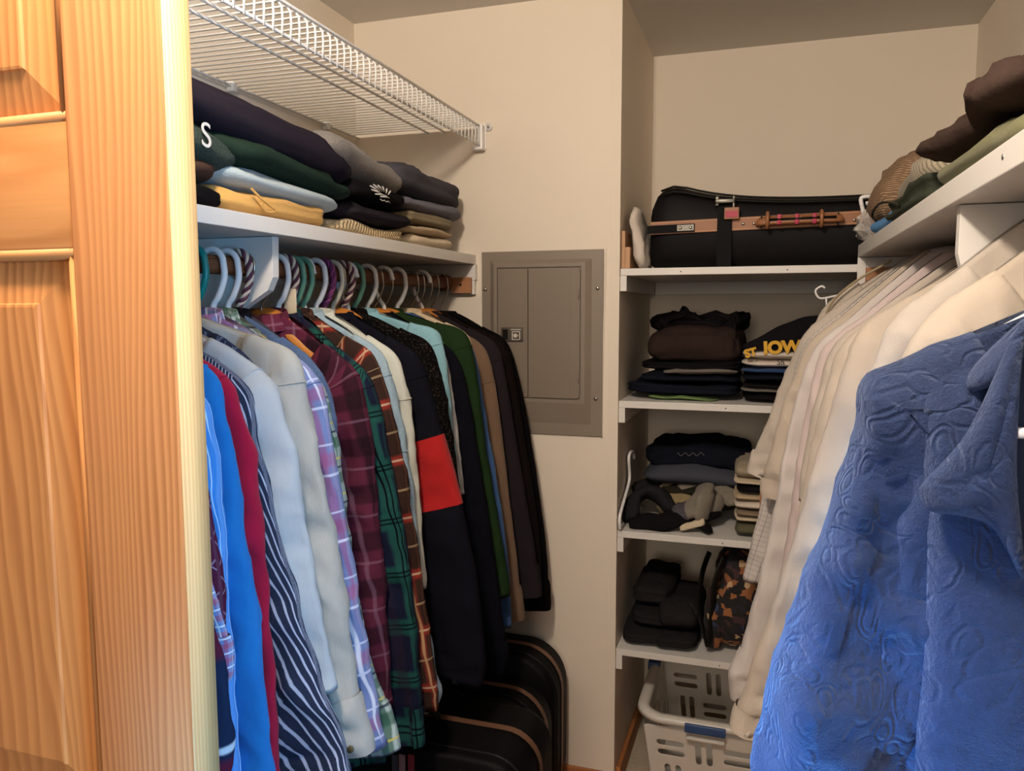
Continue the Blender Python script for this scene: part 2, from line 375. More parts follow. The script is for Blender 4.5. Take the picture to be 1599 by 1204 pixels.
# ---------------------------------------------------------------- right shelf unit
RY0 = .62; RS = SZ
t = thing('closet_shelf', 'white painted shelf board along the right wall above the hanging garments', 'shelf', (SXR, RY0, RS))
part('board', box(SXR, XR-.001, RY0, D-.001, RS-.031, RS, .0015), m_white, t, smooth=False)
for yy in (.9, 2.16): part('nail_head', lathe([(.003, SXR-.0008), (.003, SXR+.001)], (0, yy, RS-.014), 'x', 8), m_steel, t)
t = thing('upright_board', 'white upright board at the far end of the right shelf', 'panel', (.4, D, 0))
part('board', box(SXR, XR-.001, D-.020, D-.001, 0, RS-.032, .001), m_white, t, smooth=False)
part('edge_trim', box(SXR-.002, SXR+.018, D-.024, D-.0205, 0, RS-.032, .001), m_white, t, smooth=False)
yd = P(1497, 330, x=SXR+.012).y
dv = [(SXR+.012, RS-.032), (SXR+.012, 1.54), (SXR+.018, 1.515), (SXR+.04, 1.49), (.34, 1.40), (.47, 1.05), (XR-.001, 1.0), (XR-.001, RS-.032)]
t = thing('shelf_divider', 'white panel with rounded lower corner holding up the right shelf', 'divider', (.4, yd, 1.0))
part('board', extrude(dv, yd-.0095, yd+.0095, .001), m_white, t, smooth=False)
t = thing('closet_rod', 'hanging rod hidden among the pale shirts on the right with its wood block showing', 'rod', (RRX, .62, RRZ))
part('rod', lathe([(.017, .62), (.017, D-.026)], (RRX, 0, RRZ), 'y', 16), m_rod, t)
p = P(1352, 418, y=D-.03); part('bracket', box(p.x, RRX+.03, D-.040, D-.0245, p.z-.045, p.z, .001), m_cleat, t, 'red-brown wood rod block', smooth=False)

# ---------------------------------------------------------------- soft goods: folded piles
def pillow(c, ax, ay, h, nx=64, nz=18, e=.32, ez=.55, layers=2, groove=.06, rough=.015, slope=(0, 0), seed=0, freq=7, sag=0, topw=1.0, fine=.45):
    """folded cloth: c base centre, ax / ay half axis vectors in plan, h height; real rounded block with fold layers"""
    c = Vector(c); ax = Vector(ax); ay = Vector(ay); V = []; UV = []; F = []
    la, lb = ax.length, ay.length; so = Vector((seed*3.1, seed*1.7, seed*.9))
    # rows: more rows around the side
    for j in range(nz+1):
        th = -PI/2+PI*j/nz; cz = sp(math.cos(th), ez) if abs(math.cos(th)) > 1e-6 else 0; sz = sp(math.sin(th), .8)
        for i in range(nx):
            a = 2*PI*i/nx; ca, sa = sp(math.cos(a), e), sp(math.sin(a), e)
            g = 1-groove*(.5+.5*math.cos(2*PI*layers*(sz+1)/2))*(cz**.5) if layers else 1
            w = 1 if sz < 0 else 1-(1-topw)*sz
            x, y = ca*cz*g*w, sa*cz*g*w
            z = h/2*(1+sz)
            p = c+ax*x+ay*y+Vector((0, 0, z))
            d = noise.noise_vector(p*freq+so)*rough+noise.noise_vector(p*freq*3.2+so)*rough*fine
            k = (sz+1)/2
            d.z *= .25+.75*k; cz_ = (max(0, 1-abs(noise.noise(Vector((p.x*9, p.y*9, p.z*26))+so))*3.2)**2-.25)*rough*.42
            d += (ax*x+ay*y).normalized()*(-cz_) if abs(x)+abs(y) > .01 else Vector(); d.z -= cz_*.7*k
            zz = slope[0]*x*la+slope[1]*y*lb-sag*(x*x*.7+y*y*.3)*k
            p = p+Vector((d.x, d.y, d.z+zz)); p.z = max(p.z, c.z+.0005+min(0, zz) if not (slope[0] or slope[1]) else p.z)
            V.append(p); UV.append((x*la+la, y*lb+z))
    for j in range(nz):
        for i in range(nx): F.append([j*nx+i, j*nx+(i+1) % nx, (j+1)*nx+(i+1) % nx, (j+1)*nx+i])
    return V, F, UV
def fold_line(c, ax, ay, h, k, m, parent, r=.0022, e=.32, seed=0):
    pass
def folded(name, label, cat, c, ax, ay, h, m, group=None, **kw):
    t = thing(name, label, cat, c, group)
    part('folded_cloth', pillow(c, ax, ay, h, **kw), m, t); return t
def lettering(text, loc, rot, size, m, parent, name='lettering', ext=.0004, label=None, shear=0, bold=0):
    cu = bpy.data.curves.new(name, 'FONT'); cu.body = text; cu.size = size; cu.extrude = ext; cu.shear = shear; cu.offset = bold
    cu.align_x = 'CENTER'; cu.align_y = 'CENTER'; cu.materials.append(m)
    tmp = bpy.data.objects.new('tmp', cu); me = bpy.data.meshes.new_from_object(tmp); bpy.data.objects.remove(tmp)
    if not me.materials: me.materials.append(m)
    o = bpy.data.objects.new(name, me); COL.objects.link(o); o.parent = parent
    o.location = Vector(loc)-ORG[parent.name]; o.rotation_euler = rot
    if label: o['label'] = label
    return o

f_ = fabric
# left shelf: long axis along Y, front side facing +X
def lp(name, label, cat, y0, y1, z0, z1, m, x1=-.862, depth=.34, e0=0, e1=0, **kw):
    """pile piece: y range, z range; e0/e1 = base height change at the two ends"""
    cy = (y0+y1)/2; h = (z1-z0)*1.22; sl = (e1-e0)/(y1-y0)
    c = Vector((x1-depth/2, cy, z0))
    kw.setdefault('slope', (sl, 0)); kw.setdefault('ez', .42); kw.setdefault('groove', .03); kw.setdefault('nz', 20)
    return folded(name, label, cat, c, (0, (y1-y0)/2, 0), (-depth/2, 0, 0), h, m, 'folded sweaters on the left shelf', **kw)
kw_pile = None
m_hood = f_('aubergine_fleece', '2f2933', sheen=.3)
m_green_s = f_('forest_sweat', '28392f', sheen=.2); m_heath = f_('green_heather', '3b453f', heather=.45)
m_pale = f_('pale_denim_grey', 'a9b5b8', heather=.08); m_yel = f_('mustard_cotton', 'c99a55'); m_brn = f_('brown_knit', '4a362d')
m_blk = f_('black_cotton', '1b181a'); m_gryh = f_('grey_heather', '77716b', heather=.25); m_char = f_('charcoal_plum', '2f2a31')
m_cable = f_('cream_cable_knit', 'c5ad86', rib=.011, wrinkle=.3); m_slate = f_('slate_hoodie', '47464c'); m_lav = f_('lavender_grey', '62606b')
m_olive = f_('olive_tan_knit', '84765c'); m_beige = f_('beige_knit', 'b8a283'); m_cream = f_('cream_knit', 'cdbb9f')
z = SZ+.001
lp('folded_shirt', 'black folded shirt at the near end of the left shelf, bottom of its pile', 'shirt', .80, 1.13, z, z+.034, m_blk, seed=1)
lp('folded_sweater', 'brown folded sweater on the black shirt at the near end of the left shelf', 'sweater', .78, 1.12, z+.035, z+.078, m_brn, seed=2, layers=1)
lp('folded_sweatshirt', 'dark green heather sweatshirt with white letter beside the door edge', 'sweatshirt', .80, 1.16, z+.072, z+.140, m_heath, x1=-.85, seed=3, layers=1, slope=(-.12, 0))
lp('folded_sweatshirt', 'mustard yellow folded sweatshirt with drawstring, lowest of the left pile', 'sweatshirt', 1.10, 1.46, z, z+.044, m_yel, seed=4, layers=2, slope=(-.02, 0))
lp('folded_shirt', 'pale blue-grey folded shirt on top of the mustard sweatshirt', 'shirt', 1.10, 1.50, z+.040, z+.076, m_pale, x1=-.858, seed=5, layers=1, slope=(-.05, 0))
lp('folded_sweater', 'dark forest green sweater beneath the big aubergine hoodie', 'sweater', 1.08, 1.53, z+.070, z+.122, m_green_s, x1=-.850, seed=6, layers=1, slope=(-.06, 0), rough=.018)
lp('folded_hoodie', 'big dark aubergine hoodie draped over the top of the left pile', 'hoodie', .86, 1.55, z+.110, z+.200, m_hood, x1=-.842, depth=.36, seed=7, layers=1, slope=(-.085, 0), rough=.024, freq=5, nx=64, nz=18, sag=.015)
lp('folded_sweater', 'cream cable knit sweater, lowest of the middle pile on the left shelf', 'sweater', 1.47, 1.83, z, z+.032, m_cable, seed=8, layers=2)
lp('folded_sweatshirt', 'dark plum-charcoal sweatshirt on the cream cable knit sweater', 'sweatshirt', 1.50, 1.835, z+.030, z+.070, m_char, x1=-.855, seed=9, layers=1)
bs = lp('folded_tee_shirt', 'black tee shirt with a white printed crest in the middle pile', 't-shirt', 1.50, 1.80, z+.068, z+.122, m_blk, x1=-.850, seed=10, layers=1)
lp('folded_sweatshirt', 'grey heather sweatshirt crowning the middle pile on the left shelf', 'sweatshirt', 1.42, 1.80, z+.118, z+.190, m_gryh, x1=-.850, seed=11, layers=1, slope=(-.09, 0), rough=.016)
lp('folded_sweater', 'cream sweater, lowest of the far pile on the left shelf', 'sweater', 1.82, 2.12, z, z+.032, m_cream, seed=12, layers=1)
lp('folded_sweater', 'beige sweater second from the bottom of the far pile', 'sweater', 1.82, 2.13, z+.031, z+.056, m_beige, seed=13, layers=1)
lp('folded_sweater', 'olive tan sweater in the far pile under the lavender grey one', 'sweater', 1.80, 2.15, z+.054, z+.086, m_olive, x1=-.858, seed=14, layers=2)
lp('folded_sweatshirt', 'lavender grey sweatshirt below the slate hoodie on the far pile', 'sweatshirt', 1.78, 2.17, z+.084, z+.124, m_lav, x1=-.852, seed=15, layers=1, slope=(-.03, 0))
lp('folded_hoodie', 'slate grey rolled hoodie topping the far pile near the back wall', 'hoodie', 1.76, 2.19, z+.118, z+.192, m_slate, x1=-.846, seed=16, layers=2, slope=(-.05, 0), rough=.016)
m_print = plain('white_ink', 'cfccc8', .8)
def onx(px, py): return P(px, py, x=-.8435)
for a, b_ in (((578, 290), (592, 300)), ((583, 288), (594, 299)), ((590, 289), (597, 299)), ((597, 291), (600, 300)), ((604, 294), (603, 302)), ((610, 298), (606, 304)), ((580, 296), (596, 303)), ((586, 303), (604, 306)), ((594, 307), (608, 309))):
    part('print_stroke', tube([onx(*a), (onx(*a)+onx(*b_))/2+Vector((.0005, 0, .001)), onx(*b_)], [.0012, .0022, .0010], 6), m_print, bs)
part('print_line', tube([onx(594+3*k, 312+(.8*k)+(1 if k % 2 else -1)) for k in range(6)], .0010, 5), m_print, bs)
lettering('S', (-.848, 1.045, 1.742), (PI/2, 0, PI/2), .055, m_print, [o for o in bpy.data.objects if o.get('label', '').startswith('dark green heather')][0], label='white letter S')
ds = [o for o in bpy.data.objects if o.get('label', '').startswith('mustard')][0]
part('drawstring', tube(smoothpath([(-.860, 1.17, z+.046), (-.853, 1.19, z+.030), (-.850, 1.225, z+.014), (-.852, 1.20, z+.010), (-.853, 1.185, z+.022)]), .0022, 6), m_yel, ds)

# ---------------------------------------------------------------- alcove contents
def ap(name, label, cat, px0, px1, yf, dep, z0, z1, m, group='folded clothes on the alcove shelves', **kw):
    """alcove pile piece: left and right edges measured at its front plane y=yf"""
    xa, xb = P(px0, 600, y=yf).x, P(px1, 600, y=yf).x
    return folded(name, label, cat, Vector(((xa+xb)/2, yf+dep/2, z0)), ((xb-xa)/2, 0, 0), (0, dep/2, 0), z1-z0, m, group, **kw)
z = 1.207; Yf = D+.05
m_navy = f_('navy_cotton', '1a1c26'); m_dkbr = f_('black_brown_cotton', '3a2d29', wrinkle=.8); m_gstrip = f_('mid_grey_cotton', '6f6860'); m_royal = f_('royal_blue_cotton', '23406f')
m_wht = f_('white_cotton', 'd8cabb'); m_khaki = f_('khaki_fold', '9a8d78', wrinkle=.9)
a = ap('folded_tee_shirt', 'bright green folded sliver at the bottom of the black pile', 't-shirt', 1010, 1120, Yf, .3, z, z+.012, f_('lime_cotton', '6d8a4c'), layers=1, seed=31)
ap('folded_tee_shirt', 'navy shirt with white trimmed collar low in the left pile of the second alcove shelf', 't-shirt', 974, 1156, Yf, .34, z+.009, z+.050, m_navy, seed=32, layers=2, rough=.016)
ap('folded_tee_shirt', 'navy shirt over the white collar in the left pile', 't-shirt', 996, 1156, Yf+.01, .34, z+.046, z+.078, m_navy, seed=33, layers=1, rough=.016)
ap('folded_sweatshirt', 'mid grey folded edge sandwiched between the black shirts', 'sweatshirt', 1030, 1152, Yf+.004, .3, z+.072, z+.088, m_gstrip, seed=34, layers=1)
ap('folded_tee_shirt', 'black shirt under the tall brown-black fold', 't-shirt', 996, 1160, Yf+.02, .32, z+.082, z+.112, m_blk, seed=35, layers=2)
ap('folded_trousers', 'tall black-brown fold on top of the left pile, second alcove shelf', 'trousers', 1006, 1158, Yf+.03, .30, z+.106, z+.212, m_dkbr, seed=36, layers=0, rough=.022, topw=.90, ez=.28, nz=18, groove=.03)
ap('folded_tee_shirt', 'crumpled black shirt heaped on the tall brown-black fold', 't-shirt', 1018, 1150, Yf+.09, .24, z+.180, z+.240, m_blk, seed=37, layers=1, rough=.045, freq=14)
for k, (x0, x1, a, b, m, lb) in enumerate([(1158, 1330, 0, .026, m_blk, 'black shirt at the bottom of the right pile, second alcove shelf'), (1156, 1330, .026, .038, m_gstrip, 'grey shirt edge low in the right pile'),
        (1159, 1330, .038, .056, f_('soft_black', '211e1f'), 'charcoal-black shirt above the grey edge in the right pile'), (1158, 1330, .056, .080, m_navy, 'navy shirt under the royal blue one'), (1156, 1330, .080, .098, m_royal, 'royal blue shirt in the right pile'),
        (1155, 1330, .096, .122, m_wht, 'white shirt on the royal blue one')]):
    ap('folded_tee_shirt', lb, 't-shirt', x0, x1, Yf+.002*k, .32, z+a, z+b, m, seed=41+k, layers=1, rough=.008)
t = ap('folded_tee_shirt', 'white shirt with dark lettering in the right pile', 't-shirt', 1157, 1330, Yf+.002, .32, z+.120, z+.151, m_wht, seed=48, layers=1, rough=.006)
ink = plain('dark_ink', '2b2a33', .8); gold = plain('gold_ink', 'd9a52c', .7)
p = P(1219, 566, y=Yf-.003); lettering('Sh', p, (PI/2, 0, 0), .022, ink, t)
m_fold = f_('black_team_cotton', '1b191d')
xa = P(1158, 600, y=Yf).x; xb = P(1300, 600, y=Yf).x
t = thing('folded_tee_shirt', 'black shirt with big gold block letters topping the right pile', 't-shirt', ((xa+xb)/2, Yf+.16, z+.151), 'folded clothes on the alcove shelves')
nx, ny = 26, 12; V = []; F = []; UV = []
for j in range(ny+1):
    for i in range(nx+1):
        u, w = i/nx, j/ny; x = xa+(xb-xa)*u
        hh = .012+.085*math.sin(min(1, u*1.05)*PI/2)**1.1
        tt = min(1, w/.45); y = Yf+.004+.05*tt*u+.24*max(0, (w-.45)/.55)
        zz = z+.151+hh*math.sin(tt*PI/2)-.03*max(0, (w-.5)/.5)
        zz += .004*noise.noise(Vector((x*20, y*20, 3)))
        V.append((x, y, zz)); UV.append((u, w))
for j in range(ny):
    for i in range(nx): q = j*(nx+1)+i; F.append([q, q+1, q+nx+2, q+nx+1])
nb = len(V)
for i in (0, nx): V.append((xa if i == 0 else xb, Yf+.004, z+.1505)); V.append((xa if i == 0 else xb, Yf+.30, z+.1505)); UV += [(0, 0), (0, 1)]
F += [[nb, nb+2, nx, 0], [nb+1, ny*(nx+1), (ny+1)*(nx+1)-1, nb+3], [nb, nb+1, nb+3, nb+2], [0]+[j*(nx+1) for j in range(1, ny+1)]+[nb+1, nb], [j*(nx+1)+nx for j in range(ny, -1, -1)]+[nb+2, nb+3]]
part('folded_cloth', (V, F, UV), m_fold, t)
p = P(1171, 553, y=Yf-.004); lettering('ST', (p.x+.002, Yf-.003, p.z+.003), (PI*.5, -.28, 0), .030, gold, t, ext=.0015, bold=.0018)
p = P(1217, 546, y=Yf-.004); lettering('IOWA', (p.x+.022, Yf-.003, p.z+.006), (PI*.5, -.06, 0), .046, gold, t, ext=.0015, bold=.0026)

z = .823
m_slt = f_('slate_tee', '43454f'); m_sock = f_('grey_sock', '7f776b', heather=.12); m_dsock = f_('charcoal_sock', '2b2a2d', heather=.3); m_heel = f_('marled_heel', '4d4a50', heather=.6)
ap('folded_tee_shirt', 'tan cloth edge under the slate shirt on the third alcove shelf', 't-shirt', 1020, 1090, Yf+.10, .30, z, z+.10, f_('tan_cloth', '8d7c5a'), seed=51, layers=1)
ap('folded_tee_shirt', 'dark olive cloth under the slate shirt on the third alcove shelf', 't-shirt', 1030, 1165, Yf+.12, .30, z+.02, z+.118, f_('dark_olive', '2d2b22'), seed=52, layers=2)
ap('folded_tee_shirt', 'slate grey shirt folded below the navy one on the third alcove shelf', 't-shirt', 1003, 1168, Yf+.11, .33, z+.104, z+.178, m_slt, seed=53, layers=1, sag=.03, rough=.008, ez=.25)
t = ap('folded_tee_shirt', 'navy shirt with thin white script and open neck on the third alcove shelf', 't-shirt', 1010, 1172, Yf+.145, .28, z+.150, z+.240, m_navy, seed=54, layers=0, rough=.022, sag=.02, ez=.35)

part('script_print', tube(smoothpath([P(1058+6*k, 709+(3 if k % 2 else -2), y=Yf+.139) for k in range(8)], 4), .0009, 4), plain('grey_ink', '77777f', .8), t, 'thin grey script print')
# socks: limp tubes with heel and toe
def sock(label, pts, r, m, mt=None, y=None, seed=0, z0=z):
    pp = smoothpath(pts, 7); r *= 1.1; n = len(pp); rr = [r*(.95+.10*math.sin(i*.33+seed))*(1 if 1 < i < n-2 else .75) for i in range(n)]
    c = sum(pp, Vector())/n; t = thing('sock', label, 'sock', (c.x, c.y, z0), 'loose socks on the third alcove shelf')
    v, f = tube(pp, rr, 14, flat=.55)
    v = [p+noise.noise_vector(Vector(p)*16+Vector((seed, 0, 0)))*.007 for p in v]
    for p in v: p.z = max(p.z, z0+.001)
    part('knit_tube', (v, f), m, t)
    if mt:
        k = max(3, n//3); v, f = tube(pp[:k], [q*1.09 for q in rr[:k]], 12, flat=.66)
        v = [p+noise.noise_vector(Vector(p)*16+Vector((seed, 0, 0)))*.007 for p in v]
        for p in v: p.z = max(p.z, z0+.001)
        part('heel_patch', (v, f), mt, t, 'marled darker heel')
    return t
A = lambda px, py, y: P(px, py, y=y)
sock('big charcoal sock lying against the left alcove wall', [A(985, 812, 2.29), A(988, 782, 2.34), A(1012, 768, 2.38), A(1038, 780, 2.37), A(1050, 800, 2.32)], .036, m_dsock, seed=1)
sock('black sock along the front edge of the third alcove shelf', [A(985, 820, 2.27), A(1010, 815, 2.27), A(1035, 815, 2.27), A(1060, 808, 2.28), A(1085, 802, 2.32)], .028, m_blk, seed=2)
sock('charcoal sock behind the big one by the left alcove wall', [A(990, 768, 2.44), A(1015, 760, 2.46), A(1040, 765, 2.47), A(1058, 780, 2.46)], .034, m_dsock, seed=3)
sock('grey sock with marled heel draped over the sock heap', [A(1052, 797, 2.30), A(1072, 797, 2.29), A(1086, 789, 2.29), A(1098, 772, 2.31), A(1102, 760, 2.36)], .030, m_sock, m_heel, seed=4)
sock('grey sock hanging down beside the marled heel', [A(1096, 812, 2.27), A(1098, 796, 2.28), A(1101, 780, 2.29), A(1106, 766, 2.33)], .026, m_sock, seed=5)
sock('grey sock stretched toward the folded stack at the right', [A(1060, 765, 2.42), A(1085, 760, 2.43), A(1112, 762, 2.42), A(1135, 772, 2.38), A(1152, 783, 2.35)], .024, m_sock, seed=6)
sock('small rolled grey sock right of the draped one', [A(1112, 800, 2.33), A(1120, 788, 2.34), A(1126, 780, 2.36)], .022, m_sock, seed=7)
sock('cream sock toe poking out at the shelf front', [A(1062, 822, 2.262), A(1075, 819, 2.262), A(1088, 815, 2.265), A(1097, 812, 2.27)], .013, m_cream, seed=8)
sock('black sock with pointed toe at the shelf front', [A(1080, 818, 2.275), A(1095, 820, 2.265), A(1108, 826, 2.258), A(1100, 810, 2.29), A(1125, 802, 2.33)], .013, m_blk, seed=9)
for k, (a, b, m, lb, x0) in enumerate([(0, .042, f_('olive_box_cloth', '5a5743', wrinkle=.1), 'olive green folded cloth at the bottom of the small right stack', 1154), (.042, .060, m_cream, 'cream folded cloth second from the bottom of the small right stack', 1150),
        (.060, .080, f_('taupe_cloth', '85745d'), 'taupe folded cloth in the small right stack', 1153), (.078, .106, m_wht, 'off-white folded cloth in the middle of the small right stack', 1150), (.104, .128, m_beige, 'beige folded cloth under the black one in the small right stack', 1149),
        (.126, .152, m_blk, 'black folded cloth in the small right stack', 1152), (.150, .166, m_cream, 'cream folded cloth under the khaki one', 1148), (.164, .212, m_khaki, 'khaki pleated cloth on top of the small right stack', 1149)]):
    ap('folded_garment', lb, 'folded cloth', x0, 1206, Yf-.02, .25, z+a, z+b, m, seed=61+k, layers=1, rough=.006)
t = thing('garment_hanger', 'white plastic hanger standing upright against the left alcove wall', 'hanger', (XP+.02, 2.25, z))
hp = [P(990, 716, x=XP+.012), P(989, 707, x=XP+.012), P(985, 706, x=XP+.012), P(982, 716, x=XP+.012), P(983, 748, x=XP+.012), P(976, 776, x=XP+.010), P(968, 806, x=XP+.010), P(968, 826, x=XP+.010)]
part('frame', tube(smoothpath(hp), .0048, 8), m_plw, t)

z = .463
m_denim = f_('black_denim', '2b2829', wrinkle=.7)
for k, (x0, x1, yf, a, b, lb) in enumerate([(973, 1052, Yf-.02, 0, .050, 'black folded trousers at the lower left of the lowest alcove shelf'), (982, 1054, Yf, .050, .095, 'black folded trousers in the middle of the left trouser pile'), (990, 1056, Yf+.04, .093, .170, 'black folded trousers topping the left trouser pile'),
        (1022, 1100, Yf-.03, 0, .045, 'black folded trousers at the bottom of the right trouser pile'), (1028, 1102, Yf-.01, .045, .130, 'black folded trousers topping the right trouser pile')]):
    ap('folded_trousers', lb, 'trousers', x0, x1, yf, .32, z+a, z+b, m_denim, seed=71+k, layers=2 if k != 4 else 1, rough=.010, e=.4)
# printed bag: pattern in blocks
tb = NT('printed_bag_cloth'); ob = tb.coord()
vo = tb.new('ShaderNodeTexVoronoi', distance='CHEBYCHEV'); vo.inputs['Scale'].default_value = 58; tb.link(ob, vo.inputs['Vector'])
cr = tb.new('ShaderNodeValToRGB'); cr.color_ramp.interpolation = 'CONSTANT'; el = cr.color_ramp.elements
el[0].position = 0; el[0].color = srgb('14100f'); el[1].position = .35; el[1].color = srgb('8e5a33')
for ps, c in ((.45, '191414'), (.62, '3a2226'), (.74, '1b1a22'), (.86, 'b99d78'), (.91, '2a3550')): e = el.new(ps); e.color = srgb(c)
tb.link(vo.outputs['Color'], cr.inputs[0]); tb.link(cr.outputs[0], tb.b.inputs['Base Color']); tb.b.inputs['Roughness'].default_value = .9
t = thing('backpack', 'black and copper patterned backpack standing at the right of the lowest alcove shelf', 'backpack', (-.05, 2.4, z))
xa = P(1112, 960, y=2.30).x; xb = P(1180, 960, y=2.30).x
part('body', xform(pillow((0, 0, 0), ((xb-xa)/2, 0, 0), (0, .16, 0), .30, nz=18, e=.5, ez=.35, layers=0, rough=.02, seed=80, topw=.75), Matrix.Translation(((xa+xb)/2, 2.42, z)) @ Matrix.Rotation(.0, 4, 'Y')), tb.m, t)
part('side_pocket', xform(pillow((0, 0, 0), (.03, 0, 0), (0, .10, 0), .18, nz=12, e=.5, ez=.4, layers=0, rough=.01, seed=81), Matrix.Translation((xa+.01, 2.36, z))), tb.m, t)
part('strap', tube(smoothpath([P(1108, 862, y=2.45), P(1098, 890, y=2.42), P(1092, 930, y=2.36), P(1094, 965, y=2.30), P(1105, 1010, y=2.27)]), .011, 8, flat=.35), m_black, t, 'black shoulder strap')
part('strap', tube(smoothpath([P(1133, 868, y=2.30), P(1118, 905, y=2.27), P(1112, 960, y=2.26), P(1108, 1008, y=2.255)]), .012, 8, flat=.35), m_black, t, 'black shoulder strap')
t = thing('wooden_board', 'brown board edge standing behind the pale shirts at the right of the alcove', 'board', (.0, 2.24, .5))
p = P(1186, 790, y=D-.03)
part('board', box(p.x, p.x+.012, D-.03, D-.008, .50, 1.02, .001), m_cleat, t, smooth=False)

# suitcase on the top alcove shelf
z = 1.586; m_case = plain('black_nylon', '120f10', .55, bump=.25, scale=60); m_lea = plain('tan_leather', '94613d', .5, bump=.1, scale=25); m_led = plain('leather_stitch', 'c79663', .6)
m_web = plain('black_webbing', '100f11', .7, bump=.3, scale=90); m_red = plain('red_plastic_tag', 'a8123f', .5); m_gun = plain('gunmetal', '55524c', .35, .8)
SY = 2.27; cx0 = P(1014, 400, y=SY).x; cx1 = .42
t = thing('suitcase', 'black soft suitcase with tan leather band and black strap on the top alcove shelf', 'suitcase', ((cx0+cx1)/2, SY+.2, z))
nx, NP = 48, 28; V = []; F = []
def topz(u):
    return .238-.062*(1-math.exp(-max(0, u-.10)*4.5))+.014*u*u-.05*math.exp(-u*45)
for i in range(nx+1):
    u = i/nx; x = cx0+(cx1-cx0)*u; T_ = topz(u); endk = 1-.55*math.exp(-u*40)-.55*math.exp(-(1-u)*40)
    for k in range(NP):
        a = 2*PI*k/NP; ca, sa = sp(math.cos(a), .28), sp(math.sin(a), .30)
        y = SY+.24+.235*ca*(.80+.20*endk); zz = z+T_/2+T_/2*sa*(.86+.14*endk)
        # seam valleys of the zip rows on the front
        if ca < -.6:
            h = (zz-z)/T_; y += .006*math.exp(-((h-.86)/.03)**2)-.012*math.sin(PI*h)*(1 if h > .5 else .6)
        y += .004*noise.noise(Vector((x*7, y*7, zz*7)))
        V.append((x+(.012 if i == 0 else 0)*0-.0, y, max(zz, z+.0005)))
for i in range(nx):
    for k in range(NP): F.append([i*NP+k, i*NP+(k+1) % NP, (i+1)*NP+(k+1) % NP, (i+1)*NP+k])
F += [list(range(NP-1, -1, -1)), [nx*NP+k for k in range(NP)]]
body = part('body', (V, F), m_case, t)
def sx(px): return P(px, 360, y=SY-.01).x
def sz_(py): return P(1180, py, y=SY-.01).z
def zc_(u): return z+topz(u)*.5+.012
bz = [(x, z+.105+.012*max(0, (x-cx0)/(cx1-cx0))) for x in [cx0-.002+(cx1-cx0)*k/24 for k in range(25)]]
def band(x0, x1, h, yf, m, par, nm, zoff=0, lab=None, th=.004):
    V = []; F = []; n = 16
    for k in range(n+1):
        x = x0+(x1-x0)*k/n; u = (x-cx0)/(cx1-cx0); zc = z+.112+.014*u+zoff; y = yf
        for dy, dz in ((0, -h/2), (0, h/2), (th, h/2), (th, -h/2)): V.append((x, y+dy, zc+dz))
    for k in range(n):
        for q in range(4): F.append([k*4+q, k*4+(q+1) % 4, k*4+4+(q+1) % 4, k*4+4+q])
    F += [[3, 2, 1, 0], [n*4, n*4+1, n*4+2, n*4+3]]
    return part(nm, (V, F), m, par, lab, smooth=False)
YB = SY-.014
lb = band(cx0+.004, cx1-.01, .035, YB, m_lea, t, 'leather_band', th=.014)
for s in (-1, 1): band(cx0+.006, cx1-.01, .0014, YB-.0006, m_led, lb, 'stitching', s*.0145)
band(cx0-.004, sx(1085), .022, YB-.006, m_web, t, 'side_handle', -.004, th=.006)
pl = band(sx(1058), sx(1084), .0165, YB-.009, m_gun, t, 'rivet_plate', -.004, 'grey metal plate with two rivets')
for q in (1063, 1079): part('rivet', lathe([(.0015, YB-.013), (.004, YB-.012), (.0045, YB-.009)], (sx(q), 0, z+.110), 'y', 10), m_steel, t)
for q in (1160, 1177, 1316, 1333): part('rivet', lathe([(.0015, YB-.004), (.004, YB-.003), (.0045, YB)], (sx(q), 0, z+.116), 'y', 10), m_steel, t)
hx0, hx1 = sx(1186), sx(1310)
hh = part('handle', tube(smoothpath([(hx0, YB-.004, z+.118), (hx0+.01, YB-.022, z+.119), ((hx0+hx1)/2, YB-.026, z+.121), (hx1-.01, YB-.022, z+.122), (hx1, YB-.004, z+.123)]), .0145, 12, flat=.55), m_lea, t)
part('grip_gap', tube([(hx0+.02, YB-.037, z+.1205), (hx1-.01, YB-.037, z+.1225)], .0035, 6), m_black, hh)
for q in (1198, 1281): part('keeper', tube([(sx(q), YB-.026+.016*math.cos(a), z+.1205+.020*math.sin(a)) for a in [2*PI*k/14 for k in range(14)]], .005, 6, True, flat=1), m_lea, hh)
for q in (1216, 1243, 1270): part('red_stripe', box(sx(q)-.005, sx(q)+.005, YB-.0395, YB-.03, z+.107, z+.134, .001), m_red, hh, 'magenta stripe')
for q, s in ((1186, 1), (1310, -1)): part('ring', tube([(sx(q)+s*.004, YB-.012+.014*math.cos(a), z+.119+.016*math.sin(a)) for a in [2*PI*k/12 for k in range(12)]], .0022, 6, True), m_gun, hh)
bx0, bx1 = sx(1120), sx(1143)
ws = [(SY-.020, z+.002), (SY-.021, z+.06), (SY-.021, z+.12), (SY-.018, z+.165), (SY+.01, z+.192), (SY+.10, z+.200), (SY+.3, z+.198)]
V = []; F = []
for y, zz in ws: V += [(bx0, y, zz), (bx1, y, zz), (bx1, y+.004, zz-.001), (bx0, y+.004, zz-.001)]
for k in range(len(ws)-1):
    for q in range(4): F.append([k*4+q, k*4+(q+1) % 4, k*4+4+(q+1) % 4, k*4+4+q])
st = part('strap', (V, F), m_web, t, 'black webbing strap', smooth=False)
part('buckle', join(box(bx0-.006, bx0+.004, SY-.027, SY-.016, z+.165, z+.192, .002), box(bx0-.006, bx1+.006, SY-.03, SY-.018, z+.172, z+.184, .002), box(bx1, bx1+.007, SY-.027, SY-.016, z+.140, z+.192, .002)), m_gun, st)
